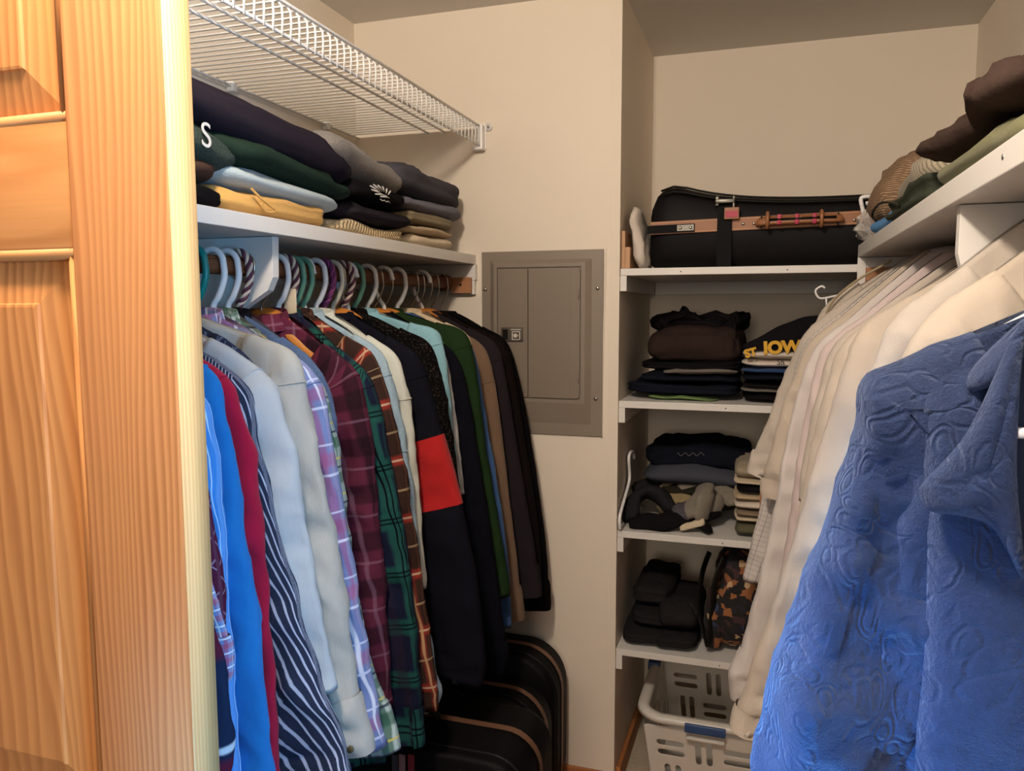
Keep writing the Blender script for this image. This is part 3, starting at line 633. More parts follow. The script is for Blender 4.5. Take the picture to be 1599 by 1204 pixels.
part('tag', box(sx(1131), sx(1154), SY-.033, SY-.025, z+.128, z+.160, .002), m_lea, st, 'tan tag', smooth=False)
part('tag_insert', box(sx(1133), sx(1152), SY-.0345, SY-.032, z+.133, z+.150, .0008), m_red, st, 'magenta tag insert', smooth=False)
part('zip_seam', tube([(cx0+.03+(cx1-cx0-.04)*k/20, SY-.006, z+topz((.03+k*.048))*.90) for k in range(20)], .0035, 6), m_black, t)
part('zip_seam', tube([(cx0+.03+(cx1-cx0-.04)*k/20, SY+.004, z+topz((.03+k*.048))*.965) for k in range(20)], .003, 6), m_black, t)
t = thing('folded_garment', 'white cloth folded upright beside the suitcase at the left alcove wall', 'folded cloth', (-.37, 2.28, z))
m_cl = f_('grey_white_cloth', 'cfc4b8')
q = pillow((0, 0, 0), (.018, 0, 0), (0, .10, 0), .178, nx=36, nz=20, e=.6, ez=.30, layers=0, rough=.010, freq=16, seed=90, topw=.8)
part('folded_cloth', xform(q, Matrix.Translation((-.352, 2.335, z)) @ Matrix.Rotation(-.13, 4, 'Y')), m_cl, t)
t = thing('wooden_block', 'thin brown wooden block behind the white cloth at the alcove edge', 'block', (-.39, 2.25, z))
part('block', join(box(XP+.002, XP+.012, D+.012, D+.2, z, z+.105, .001), box(XP+.012, XP+.026, D+.014, D+.2, z, z+.060, .001)), plain('raw_wood_block', 'b98f6a', .6), t, smooth=False)
t = thing('wire_hook', 'white wire hook sticking out beyond the pale shirts under the top alcove shelf', 'hook', (.14, 2.12, 1.5))
hk = [P(1288, 450, y=2.12), P(1283, 447, y=2.12), P(1274, 453, y=2.12), P(1276, 462, y=2.12), P(1284, 466, y=2.12), P(1310, 461, y=2.12), P(1345, 455, y=2.12), Vector((RRX-.03, 2.12, RRZ-.05)), Vector((RRX, 2.12, RRZ-.018))]
part('wire', tube(smoothpath(hk, 5), .0028, 8), m_plw, t)
part('prong', tube([P(1290, 465, y=2.12), P(1291, 480, y=2.12)], .0026, 8), m_plw, t)

# laundry basket
m_bas = plain('white_basket_plastic', 'd6d0c6', .35, var=.01); m_blu = plain('blue_grip_plastic', '2b4a78', .4)
t = thing('laundry_basket', 'white slotted laundry basket with blue grips on the alcove floor', 'basket', (-.06, 2.46, .01))
BX0, BX1, BY0, BY1, BZ = -.345, .24, 2.205, 2.70, .262
def wall(p00, p10, p01, p11, nu, nv, holes):
    """bilinear slotted wall, given a set of missing cells; with thickness"""
    V = []; F = []; p00, p10, p01, p11 = map(Vector, (p00, p10, p01, p11))
    n = (p10-p00).cross(p01-p00).normalized()*.0025
    for s in (0, 1):
        for j in range(nv+1):
            for i in range(nu+1):
                u, w = i/nu, j/nv; V.append((p00*(1-u)+p10*u)*(1-w)+(p01*(1-u)+p11*u)*w+n*s)
    N = (nu+1)*(nv+1); ok = lambda i, j: 0 <= i < nu and 0 <= j < nv and (i, j) not in holes
    for j in range(nv):
        for i in range(nu):
            if not ok(i, j): continue
            a = j*(nu+1)+i; b = a+1; c = a+nu+2; e = a+nu+1
            F += [[a, b, c, e], [e+N, c+N, b+N, a+N]]
            if not ok(i, j-1): F.append([a, a+N, b+N, b])
            if not ok(i+1, j): F.append([b, b+N, c+N, c])
            if not ok(i, j+1): F.append([c, c+N, e+N, e])
            if not ok(i-1, j): F.append([e, e+N, a+N, a])
    return V, F
def slots(nu, nv, j0, j1):
    H = set(); bi = 0
    for bj, j in enumerate(range(j0, j1-4, 6)):
        for bi, i in enumerate(range(2, nu-5, 6)):
            if (bi+bj) % 2:
                for q in range(5): H |= {(i+q, j+1), (i+q, j+3)}
            else:
                for q in range(5): H |= {(i+1, j+q), (i+3, j+q)}
    return H
tp, bt = .0, .035
c00 = [(BX0+bt+.02, BY0+bt+.01), (BX1-bt, BY0+bt+.01), (BX1-bt, BY1-bt), (BX0+bt+.02, BY1-bt)]
c11 = [(BX0+.025, BY0+.022), (BX1-.02, BY0+.022), (BX1-.02, BY1-.02), (BX0+.025, BY1-.02)]
for k in range(4):
    a0, a1 = c00[k], c00[(k+1) % 4]; b0, b1 = c11[k], c11[(k+1) % 4]
    ln = math.dist(b0, b1); nu = int(ln/.0160); nv = 15
    o = part('side', wall((*a0, .012), (*a1, .012), (*b0, BZ-.02), (*b1, BZ-.02), nu, nv, slots(nu, nv, 2, 15)), m_bas, t, smooth=False)
    md = o.modifiers.new('round', 'SUBSURF'); md.levels = md.render_levels = 1
part('base', box(c00[0][0], c00[1][0], c00[0][1], c00[2][1], .010, .016, .002), m_bas, t, smooth=False)
rim = [Vector((x, y, BZ)) for x, y in rrect(BX0, BX1, BY0, BY1, .075, 6)]
for p in rim: p.z += .012*math.cos((p.x-(BX0+BX1)/2)/(BX1-BX0)*PI*1.0)*0+.020*abs((p.x-(BX0+BX1)/2)/(BX1-BX0)*2)**2
V = []; F = []; prof = [(-.004, -.030), (-.006, -.004), (0, .004), (.014, .006), (.028, .0), (.031, -.014), (.026, -.014), (.022, -.004), (.004, -.002), (.0, -.028)]
N = len(rim); ctr = Vector(((BX0+BX1)/2, (BY0+BY1)/2, 0))
for i, p in enumerate(rim):
    tn = (rim[(i+1) % N]-rim[i-1]).normalized(); nn = tn.cross(Vector((0, 0, 1))).normalized()
    if nn.dot(p-ctr) > 0: nn = -nn
    for o_, h in prof: V.append(p+nn*(.030-o_)+Vector((0, 0, h)))
L = len(prof)
for i in range(N):
    for k in range(L): F.append([i*L+k, i*L+(k+1) % L, ((i+1) % N)*L+(k+1) % L, ((i+1) % N)*L+k])
part('rim', (V, F), m_bas, t)
gx = P(1070, 1080, y=BY0).x; gx2 = P(1135, 1080, y=BY0).x
part('grip', box(gx, gx2, BY0-.005, BY0+.036, BZ-.016, BZ+.011, .004, 3), m_blu, t, 'blue front grip')
part('grip', box(BX0-.005, BX0+.034, 2.52, 2.66, BZ+.004, BZ+.032, .004, 3), m_blu, t, 'blue left grip')
part('handle_lip', box(gx+.004, gx2-.002, BY0-.002, BY0+.012, BZ-.040, BZ-.030, .003), m_bas, t)

# ---------------------------------------------------------------- luggage under the hanging clothes
m_lug = plain('black_ballistic_nylon', '09080a', .6, bump=.3, scale=80); m_pip = plain('brown_piping', '6b4a37', .5); m_pb = plain('black_piping', '1c1a1b', .35); m_tagl = plain('grey_luggage_tag', '3a353c', .5)
def luggage(label, x0, x1, y0, y1, z0, z1, r=.10, wide=None, tagp=False):
    t = thing('suitcase', label, 'suitcase', ((x0+x1)/2, (y0+y1)/2, z0), 'suitcases standing under the hanging clothes')
    part('shell', extrude(rrect(x0, x1, z0, z1, r, 8), y0, y1, .014), m_lug, t)
    out = rrect(x0+.002, x1-.002, z0+.002, z1-.002, r-.002, 8)
    for yy, s, rr, m in ((y0+.006, .010, .0032, m_pip), (y0+.030, -.001, .0030, m_pb), (y1-.006, .006, .003, m_pb)):
        part('piping', tube([(x, yy, q) for x, q in rrect(x0+s, x1-s, z0+s, z1-s, r-s, 8)], rr, 6, True), m, t, 'brown piping' if m is m_pip else None)
    yb = y0+(y1-y0)*.55
    V = []; F = []; rg = rrect(x0-.0025, x1+.0025, z0-.001, z1+.0025, r+.002, 8); n = len(rg)
    for yy in (yb-.010, yb+.010):
        V += [(x, yy, q) for x, q in rg]
    F = [[k, (k+1) % n, n+(k+1) % n, n+k] for k in range(n)]
    part('zip_band', (V, F), m_pip, t, 'brown zip band')
    part('front_pocket', extrude(rrect(x0+.05, x1-.05, z0+.04, z1-(z1-z0)*.40, .05, 6), y0-.012, y0+.002, .008), m_lug, t)
    part('handle', tube(smoothpath([((x0+x1)/2-.08, (y0+y1)/2, z1-.002), ((x0+x1)/2-.06, (y0+y1)/2, z1+.020), ((x0+x1)/2+.06, (y0+y1)/2, z1+.020), ((x0+x1)/2+.08, (y0+y1)/2, z1-.002)]), .008, 8), m_black, t)
    if tagp: p = tagp; part('label_patch', extrude(rrect(p[0], p[0]+.032, p[1]-.05, p[1], .005, 3), y0-.004, y0+.002), m_tagl, t, 'grey label patch')
    return t
p1 = P(872, 1100, y=2.08); z1 = P(800, 1012, y=2.08).z
luggage('tallest black suitcase with brown piping, against the back wall', -1.13, p1.x, 2.03, 2.19, .01, z1, .12)
p2 = P(846, 1160, y=1.90); z2 = P(740, 1085, y=1.88).z
luggage('middle black suitcase with brown piping, second from the back wall', -1.10, p2.x, 1.87, 2.015, .01, z2, .11)
p3 = P(822, 1190, y=1.74); z3 = P(700, 1112, y=1.74).z
g3 = P(704, 1160, y=1.74)
luggage('black suitcase with a grey label patch, third from the back wall', -1.08, p3.x, 1.74, 1.855, .01, z3, .10, tagp=(g3.x, g3.z))
z4 = P(660, 1172, y=1.45).z
t = luggage('lowest black suitcase in front with red and grey ribbons on its handle', -1.10, P(815, 1204, y=1.45).x, 1.45, 1.70, .01, z4, .08)
for q, m, nm in ((617, m_tagl, 'grey'), (628, plain('dusty_pink_ribbon', '8a6a68', .7), 'dusty pink'), (642, plain('red_ribbon', '7a1822', .7), 'red')):
    a = P(q, 1178, y=1.435); part('ribbon', box(a.x-.007, a.x+.007, 1.432, 1.436, a.z-.09, a.z, .0008), m, t, nm+' ribbon', smooth=False)

# ---------------------------------------------------------------- right shelf clutter
z = SZ+.001
def rp(name, label, cat, y0, y1, z0, z1, m, x0=.232, depth=.3, **kw):
    return folded(name, label, cat, Vector((x0+depth/2, (y0+y1)/2, z0)), (0, (y1-y0)/2, 0), (depth/2, 0, 0), z1-z0, m, None, **kw)
m_straw = NT('woven_straw'); ob = m_straw.coord()
w1 = m_straw.new('ShaderNodeTexWave', wave_type='BANDS', bands_direction='Z'); w1.inputs['Scale'].default_value = 60; w1.inputs['Distortion'].default_value = 2
w2 = m_straw.new('ShaderNodeTexWave', wave_type='BANDS', bands_direction='DIAGONAL'); w2.inputs['Scale'].default_value = 75; w2.inputs['Distortion'].default_value = 2
m_straw.link(ob, w1.inputs[0]); m_straw.link(ob, w2.inputs[0]); h = m_straw.math('MULTIPLY', w1.outputs['Fac'], w2.outputs['Fac'])
m_straw.link(m_straw.mix(h, srgb('6b523b'), srgb('b8997a')), m_straw.b.inputs['Base Color']); m_straw.b.inputs['Roughness'].default_value = .85; m_straw.bump(h, .6, .003); m_straw = m_straw.m
rp('bucket_hat', 'tan woven straw hat at the far end of the right shelf', 'hat', 1.90, 2.19, z, z+.195, m_straw, x0=.222, depth=.32, seed=101, layers=0, e=.5, ez=.5, topw=.80, rough=.015)
rp('folded_garment', 'cream and grey ribbed cloth between the straw hat and the brown jacket', 'folded cloth', 1.50, 1.93, z+.035, z+.125, f_('ribbed_cream', 'a59a84', stripes=[('u', .010, .35, 0, '5f5b52', .7)]), x0=.255, depth=.26, seed=102, layers=0, rough=.03, slope=(-.10, 0))
rp('folded_garment', 'dark green cloth rolled below the ribbed cloth on the right shelf', 'folded cloth', 1.40, 1.86, z, z+.065, f_('dark_sage_cloth', '3d4136'), x0=.226, depth=.26, seed=103, layers=2, rough=.014, groove=.12)
rp('folded_garment', 'sky blue cloth at the far front edge of the right shelf', 'folded cloth', 1.72, 2.02, z, z+.040, f_('sky_blue_terry', '3f7fb5', heather=.15), x0=.222, depth=.18, seed=104, layers=1, rough=.012)
rp('folded_garment', 'olive green folded cloth under the dark brown jacket on the right shelf', 'folded cloth', .92, 1.36, z, z+.052, f_('olive_cloth', '6c6a4d'), x0=.226, depth=.28, seed=105, layers=1, rough=.012)
rp('folded_jacket', 'dark brown crumpled jacket bundled on the right shelf', 'jacket', .90, 1.46, z+.045, z+.112, f_('dark_brown_jacket', '40332d', wrinkle=1.1), x0=.228, depth=.30, seed=106, layers=1, rough=.035, freq=11, nx=72, nz=20, groove=.10, e=.5)
rp('folded_garment', 'cream fleece hanging over the near edge of the right shelf', 'folded cloth', .72, .90, z-.0, z+.120, f_('cream_fleece', 'c2b79e'), x0=.219, depth=.26, seed=107, layers=0, rough=.014)
t = thing('cord', 'thin black cord looping at the far end of the right shelf', 'cord', (SXR+.02, 1.9, z))
part('loop', tube(smoothpath([P(1404, 322, x=SXR+.006), P(1398, 318, x=SXR+.006), P(1378, 316, x=SXR+.004), P(1366, 326, x=SXR+.003), P(1362, 337, x=SXR+.004), P(1368, 345, x=SXR+.01)]), .0026, 6), m_black, t)
mt = bpy.data.materials.new('clear_plastic'); mt.use_nodes = True; b = mt.node_tree.nodes['Principled BSDF']; b.inputs['Transmission Weight'].default_value = .75; b.inputs['Roughness'].default_value = .18; b.inputs['Base Color'].default_value = (.92, .9, .87, 1); b.inputs['IOR'].default_value = 1.2
t = thing('plastic_bag', 'crumpled clear plastic bag at the far corner of the right shelf', 'bag', (.26, 2.12, z))
part('bag_film', pillow((.262, 2.12, z), (0, .085, 0), (.06, 0, 0), .085, nx=40, nz=16, e=.8, ez=.8, layers=0, rough=.028, freq=22, seed=108), mt, t, smooth=False)
part('card', box(.225, .30, 2.10, 2.14, z+.002, z+.045, .004), plain('rust_card', '8d4a34', .7), t, 'rust coloured card inside')
t = thing('plastic_clip', 'white plastic clip beside the straw hat and suitcase', 'clip', (.24, 2.15, z+.08))
p = [P(1346, 322, y=2.16), P(1345, 309, y=2.16), P(1360, 307, y=2.16), P(1366, 314, y=2.16), P(1352, 318, y=2.16)]
part('frame', tube(smoothpath(p, 4), .005, 8), m_plw, t); part('stem', tube([p[0], (p[0].x+.012, 2.155, z+.04)], .005, 8), m_plw, t)

# ---------------------------------------------------------------- hangers
def hook_pts(y, z0, side, r=.024, rx=RODX, rz=RODZ):
    """hook over the rod: tip on the wall side, over the top, down the open side, back to the stem"""
    pts = [(rx-side*(r+.003), y, rz-.006)]
    for k in range(8): a = PI*(1-k/7); pts.append((rx+side*r*math.cos(a)*-1*-1, y, rz+.002+r*math.sin(a)))
    pts += [(rx+side*(r+.001), y, rz-.024), (rx+side*.012, y, rz-.056), (rx, y, rz-.072), (rx, y, z0)]
    return pts
def hanger(kind, y, label, z0=None, side=1, rx=RODX, rz=RODZ, w=.19, drop=.080):
    z0 = z0 or rz-(.098 if kind == 'wood' else .107); w = w*(.74 if kind == 'wood' else .80); cat = 'hanger'
    grp = 'clothes hangers on the left rod' if side > 0 else 'clothes hangers on the right rod'
    t = thing('clothes_hanger', label, cat, (rx, y, rz+.03), grp)
    arms = smoothpath([(rx-w, y, z0-drop), (rx-w*.62, y, z0-drop*.55), (rx-.04, y, z0-.004), (rx, y, z0+.008), (rx+.04, y, z0-.004), (rx+w*.62, y, z0-drop*.55), (rx+w, y, z0-drop)], 5)
    if kind == 'wood':
        part('hook', tube(smoothpath(hook_pts(y, z0, side), 3), .0018, 7), m_steel, t, 'thin steel hook')
        part('shoulder_bar', tube(arms, [.019 if abs(p.x-rx) < .05 else .016 for p in arms], 10, flat=.42), m_hang, t)
    elif kind == 'wire':
        part('hook', tube(smoothpath(hook_pts(y, z0, side), 3), .0017, 7), m_steel, t)
        part('frame', tube(smoothpath([(rx-w, y, z0-drop), (rx, y, z0), (rx+w, y, z0-drop), (rx+w-.02, y, z0-drop-.012), (rx-w+.02, y, z0-drop-.012)], 3, True), .0017, 6, True), m_steel, t)
    elif kind.startswith('braid'):
        part('hook', tube(smoothpath(hook_pts(y, z0, side), 3), .0022, 7), m_steel, t)
        hp = smoothpath(hook_pts(y, z0, side), 5); ms = [plain('plum_yarn', '5e2f43', .85), plain('cream_yarn', 'd9c4b0', .85)] if kind == 'braid' else [m_purp, plain('plum_cord', '6b2f5b', .85)]
        V = [[], []]; cum = 0
        for s in (0, 1, 2, 3):                                                 # four yarns twisted round the hook
            pts = []; L = 0
            for i, p in enumerate(hp):
                if i: L += (p-hp[i-1]).length
                tn = (hp[min(i+1, len(hp)-1)]-hp[max(0, i-1)]).normalized(); n1 = Vector((0, 1, 0)); n2 = tn.cross(n1)
                a = L/.022*2*PI*.5+s*PI/2; pts.append(p+n1*math.cos(a)*.0042+n2*math.sin(a)*.0042)
            part('yarn', tube(pts, .0036, 6), ms[s % 2], t, 'plum yarn wrap' if s % 2 == 0 else 'pale yarn wrap')
        part('shoulder_bar', tube(arms, .010, 8), ms[1], t)
    else:
        m = {'white': m_plw, 'teal': m_teal, 'green': m_green, 'cream': m_plc}[kind]
        hp = hook_pts(y, z0, side)
        part('hook', tube(smoothpath(hp, 3), .0060, 8), m, t)
        part('frame', tube(arms, .0056, 8), m, t)
        part('trouser_bar', tube(smoothpath([(rx-w, y, z0-drop), (rx-w+.012, y, z0-drop-.014), (rx, y, z0-drop-.018), (rx+w-.012, y, z0-drop-.014), (rx+w, y, z0-drop)], 4), .0045, 8), m, t)
    return t

# ---------------------------------------------------------------- hanging garments
NS = 30
def crease(x, y, z, so):
    a = noise.noise(Vector((x*12, y*9, z*4))+so); b = noise.noise(Vector(((x+z)*9, y*6, (z-x)*3.2))-so)
    return max(0, 1-abs(a)*3.2)**2+.8*max(0, 1-abs(b)*3.6)**2
def ptl(path, t):
    """point and tangent at fraction t of a polyline with its cumulative length"""
    L = [0]
    for a, b in zip(path, path[1:]): L.append(L[-1]+(b-a).length)
    s = t*L[-1]
    for i in range(1, len(L)):
        if s <= L[i] or i == len(L)-1:
            k = (s-L[i-1])/max(1e-9, L[i]-L[i-1]); return path[i-1].lerp(path[i], k), L[-1]
def garment(name, label, cat, y, out, m, side=1, T=.020, sw=.085, cw=.055, hem=.70, cuff=None, seam=None, cuffm=None, seed=0, rx=None, neckz=None, neck=None,
            group=None, collar=None, twist=0, fold=1.0, hidden=True, body=True, bw=None, zt=None, start=.42, bodym=None, bend=0, seamw=.0012, collm=None, sl_seg=64, big=0):
    rx = rx if rx is not None else (RODX if side > 0 else RRX)
    nz_ = neckz or ((RODZ if side > 0 else RRZ)-.090)
    t = thing(name, label, cat, (rx, y, nz_), group or ('garments hanging on the left rod' if side > 0 else 'pale garments hanging on the right rod'))
    O = [P(px, py, y=y) for px, py in out]
    sh = O[0]
    nk = P(*neck, y=y) if neck else Vector((rx+side*.055, y, nz_))
    mid = nk.lerp(sh, .55)+Vector((0, 0, .006))
    path = smoothpath([nk, mid]+O, 8)
    plen = lambda q: sum((b-a).length for a, b in zip(q, q[1:]))
    start = plen(path[:17])*(start+.10)/plen(path)
    wid = abs(sh.x-rx)-.008
    so = Vector((seed*2.3, seed*1.1, seed*.7))
    rr = random.Random(seed)
    # --- body: closed shell from shoulder line to hem
    if body:
        nu, nv = 44, 40; V = []; UV = []; F = []; w2 = bw or .20
        for j in range(nv+1):
            v = (j/nv)**1.25
            for i in range(2*nu):
                a = 2*PI*i/(2*nu); u = sp(math.cos(a), .75); fr = math.sin(a)
                wv = wid if u*side > 0 else w2
                s = u*wv*(1+.10*v)
                au = abs(u); zt_ = nk.z-(nk.z-sh.z)*max(0, (au*wv-.05)/max(.05, wv-.05))**1.1+.002
                z = zt_*(1-v)+hem*v+.012*math.sin(u*5+seed)*v
                th = T*max(0, 1-u**4)**.5*(.50+.50*min(1, v*6))*(.9+.25*v)
                f1 = fold*(.35+v)*.010*(math.sin(u*9+seed*2+v*2)+.7*math.sin(u*17+seed+v*4))*(1-u*u)
                p = Vector((rx+s, y+sp(fr, .7)*th+f1, z)); p.y += noise.noise(p*9+so)*.007*fold; p.y += (fr if abs(fr) > .3 else 0)*.011*fold*(crease(p.x, y, p.z, so)-.4)*min(1, v*9)
                V.append(p); UV.append((s+(.5 if fr > 0 else 0), z))
        n = 2*nu
        for j in range(nv):
            for i in range(n): F.append([j*n+i, j*n+(i+1) % n, (j+1)*n+(i+1) % n, (j+1)*n+i])
        F.append(list(range(n-1, -1, -1)))
        part('body', (V, F, UV), bodym or m, t)
    # --- sleeve facing the aisle
    def sleeve(path, sd, start, nm='sleeve', seg=sl_seg):
        V = []; UV = []; F = []; n = NS; cents = []
        for j in range(seg+1):
            v = j/seg; tt = start+(1-start)*v
            p, Lt = ptl(path, tt); q, _ = ptl(path, min(1, tt+.015)); q0, _ = ptl(path, max(0, tt-.015))
            tn = (q-q0).normalized(); inn = Vector((-tn.z, 0, tn.x))
            if inn.x*sd > 0: inn = -inn
            if abs(tn.z) < .5 and inn.z > 0: inn = -inn
            w = sw*(1-v)+cw*v; w *= min(1, .45+v*5)
            b = T*1.12*(.55+.45*min(1, v*7))*(1-.15*v)
            c = p+inn*w
            ly = y+twist*v*v
            for k in range(n):
                a = 2*PI*k/n; ca, sa = math.cos(a), math.sin(a)
                d = 1+fold*(.10*math.sin(2*a+seed+v*5)+.07*math.sin(5*a+seed*3+v*3))*min(1, v*3)
                x = c-inn*w*sp(ca, .85); yy = ly+b*sp(sa, .8)*d
                pt = Vector((x.x, yy, x.z)); nn = noise.noise_vector(Vector((pt.x*10, pt.y*10, pt.z*16))+so)*.009*fold*min(1, v*4)
                wr = .004*fold*math.sin(pt.z*95+3*noise.noise(pt*12+so)+sa*2)*math.exp(-((v-.5)/.13)**2)
                wr += .0045*fold*math.sin(pt.z*120+4*noise.noise(pt*14+so))*math.exp(-((v-.93)/.06)**2)
                cr = .0105*fold*(crease(pt.x*1.3, ly, pt.z*1.1, so)-.4)*min(1, v*6)
                pt += Vector((nn.x*.25, nn.y+wr*sa+cr*sa, nn.z*.2))+inn*(-.002*fold*ca*(crease(pt.x, ly+5, pt.z*2, so)-.3))
                if big: pt.y += big*noise.noise(Vector(((pt.x+pt.z)*9, 0, (pt.z-pt.x)*5))+so)*min(1, v*4)*(-sa)
                V.append(pt); UV.append((a/(2*PI)*(2*w+2*b)*1.1, v*Lt*(1-start)))
            cents.append((c, w, b, tn, inn, ly))
        for j in range(seg):
            for k in range(n): F.append([j*n+k, j*n+(k+1) % n, (j+1)*n+(k+1) % n, (j+1)*n+k])
        F.append(list(range(n-1, -1, -1)))
        # turned-in cuff opening
        c = cents[-1]; base = len(V)
        for k in range(n): V.append(V[seg*n+k].lerp(c[0]+Vector((0, c[5]-c[0].y, 0)), .12)-c[3]*.012); UV.append(UV[seg*n+k])
        for k in range(n): F.append([seg*n+k, seg*n+(k+1) % n, base+(k+1) % n, base+k])
        o = part(nm, (V, F, UV), m, t)
        return o, cents, V, n
    slv, ce, SV, n = sleeve(path, side, start)
    seg = sl_seg
    def ring(j, rad, mm, nm, lab=None, grow=1.03):
        c = ce[j]; cc = c[0]+Vector((0, c[5]-c[0].y, 0))
        pts = [cc+(SV[j*n+k]-cc)*grow for k in range(n)]
        return part(nm, tube(pts, rad, 5, True), mm, slv, lab)
    if seam:
        for s_ in (seam if isinstance(seam, (list, tuple)) else [seam]): ring(int(s_*seg), seamw, m, 'armhole_seam', grow=1.01)
    if cuff:
        # cuff: band following the last stretch of the sleeve, a little proud
        j0 = int(seg*(1-cuff)); V = []; F = []; UV = []
        for j in range(j0, seg+1):
            c = ce[j]; cc = c[0]+Vector((0, c[5]-c[0].y, 0))
            for k in range(n):
                g = 1.05 if j in (j0, seg) else 1.09
                V.append(cc+(SV[j*n+k]-cc)*g-(c[3]*.0 if j < seg else c[3]*-.004)); UV.append((k/n*.2, j/seg*.6))
        for j in range(seg-j0):
            for k in range(n): F.append([j*n+k, j*n+(k+1) % n, (j+1)*n+(k+1) % n, (j+1)*n+k])
        part('cuff', (V, F, UV), cuffm or m, t)
    # --- sleeve on the wall side, plain and hanging straight
    if hidden:
        hp = [Vector((rx-side*.055, y, nz_)), Vector((rx-side*.15, y, (nz_+sh.z)/2)), Vector((rx-side*.205, y, sh.z-.01)), Vector((rx-side*.235, y, sh.z-.15)), Vector((rx-side*.22, y, min(O[-1].z, sh.z-.25)))]
        path2 = smoothpath(hp, 5); sleeve(path2, -side, .30, seg=18)
    if collar:
        cm = collm or bodym or m; V = []; F = []; UV = []; n2 = 24
        cz = nz_ if not neck else nk.z
        for j, (r1, r2, h) in enumerate([(.052, T*.9+.008, -.012), (.048, T*.8+.008, .013), (.053, T*.9+.010, .015), (.064, T*1.05+.012, -.018)]):
            for k in range(n2):
                a = 2*PI*k/n2; dip = .016*(1+math.sin(-a))/2*(1 if collar != 'round' else .3)
                hh = h*(1 if collar != 'round' else .45)
                V.append((rx+r1*math.cos(a), y+r2*math.sin(a), cz+hh-dip)); UV.append((a*.06, h))
        for j in range(3):
            for k in range(n2): F.append([j*n2+k, j*n2+(k+1) % n2, (j+1)*n2+(k+1) % n2, (j+1)*n2+k])
        part('collar', (V, F, UV), cm, t)
    return t, slv, ce, SV

lt_ = lambda nm, c, **k: f_(nm, c, **k)
m_g = {}
m_g['navytri'] = f_('navy_polo', '1f2a45', stripes=[('v', .16, .06, .2, 'c9d2dc', 1), ('v', .16, .22, .0, '5b1f35', 1)])
m_g['plaidshort'] = f_('blue_pink_small_plaid', '6f8fc6', stripes=[('u', .020, .35, 0, '9c4a68', .7), ('v', .022, .35, 0, 'a34a63', .7), ('u', .020, .10, .5, 'dfe8f0', .9), ('v', .022, .10, .5, 'dfe8f0', .9)])
m_g['burg'] = f_('burgundy_check', '551f37', stripes=[('u', .030, .06, 0, 'a58fa3', .7), ('v', .030, .06, 0, 'a58fa3', .7)], uvrot=.7)
m_g['bluestr'] = f_('azure_stripe', '3c87d6', stripes=[('u', .036, .10, .1, 'cfe6f5', .9), ('u', .036, .04, .4, 'cfe6f5', .8)])
m_g['blue'] = f_('azure_poplin', '1b72ba'); m_g['crim'] = f_('crimson_cotton', 'a01236')
m_g['stripe'] = f_('navy_white_stripe', '2a3145', stripes=[('u', .0085, .26, 0, 'b9bfd4', .9)], uvrot=.12)
m_g['lgrey'] = f_('pale_grey_twill', 'b4babf', wrinkle=.7); m_g['navypl'] = f_('navy_fine_plaid', '252b40', stripes=[('u', .03, .12, 0, '6f7f9a', .6), ('v', .03, .12, 0, '6f7f9a', .6)])
m_g['stone'] = f_('stone_twill', 'b0afa9', wrinkle=.8)
m_g['lplaid'] = f_('periwinkle_plaid', '6f82b4', stripes=[('u', .075, .22, 0, '96507f', .6), ('v', .110, .20, .3, '96507f', .6), ('u', .075, .08, .30, 'd9def0', .9), ('v', .110, .04, .08, 'c9d0ea', .9), ('u', .075, .05, .70, 'd9def0', .8), ('v', .110, .03, .52, 'c9d0ea', .8)])
m_g['denpatch'] = f_('denim_patch', '4c5f80', heather=.2); m_g['gplaid'] = f_('white_green_plaid', 'a9b8b4', stripes=[('u', .05, .35, 0, '2f5a46', .8), ('v', .06, .3, .2, '2f5a46', .75), ('u', .05, .06, .5, '2a2f45', .9), ('v', .06, .06, .5, '2a2f45', .9), ('v', .06, .05, .75, 'c9b45a', .9)])
m_g['maroon'] = f_('maroon_flannel', '5b2537', stripes=[('u', .085, .42, .1, '1c1418', .75), ('v', .090, .40, .0, '1c1418', .62), ('u', .085, .06, .62, '8a6577', .4), ('v', .09, .05, .55, '8a6577', .4)], sheen=.3)
m_g['tartan'] = f_('navy_green_tartan', '1d2136', stripes=[('u', .070, .42, .0, '1f4a44', .9), ('v', .105, .32, .0, '215048', .75), ('u', .070, .04, .94, '0c0d12', 1), ('u', .070, .04, .06, '0c0d12', 1), ('v', .105, .03, .96, '0c0d12', .9), ('v', .105, .03, .04, '0c0d12', .9), ('u', .07, .2, .5, '2c1f2e', .5)], sheen=.3)
m_g['brownpl'] = f_('brown_red_plaid', '3c2a24', stripes=[('v', .115, .16, .0, '8c2f28', .85), ('u', .060, .20, .1, '7e2f28', .6), ('v', .115, .035, .0, 'b9a487', .9), ('u', .060, .07, .1, 'b08d66', .8), ('v', .115, .035, .5, 'a08a68', .7)], sheen=.3)
m_g['pdenim'] = f_('pale_chambray', '8fa3ae', heather=.14, wrinkle=.9); m_g['creamsh'] = f_('cream_grey_cotton', 'bfc0b4', wrinkle=.6)
m_g['navysw'] = f_('ink_navy_fleece', '16161f', wrinkle=.35); m_g['redblk'] = f_('red_block', 'a01b1c', wrinkle=.3)
m_g['sherpa'] = f_('black_boucle', '0d0b0b', speck='3a302c', wrinkle=1.6); m_g['aqua'] = f_('aqua_cotton', '7faab6'); m_g['ltgrey'] = f_('light_grey_jersey', '9a9796', heather=.1)
m_g['dnavy'] = f_('midnight_jersey', '12121a', wrinkle=.4); m_g['dgreen'] = f_('bottle_green_cotton', '24381f', wrinkle=.5); m_g['mblue'] = f_('mid_blue_cotton', '34527f')
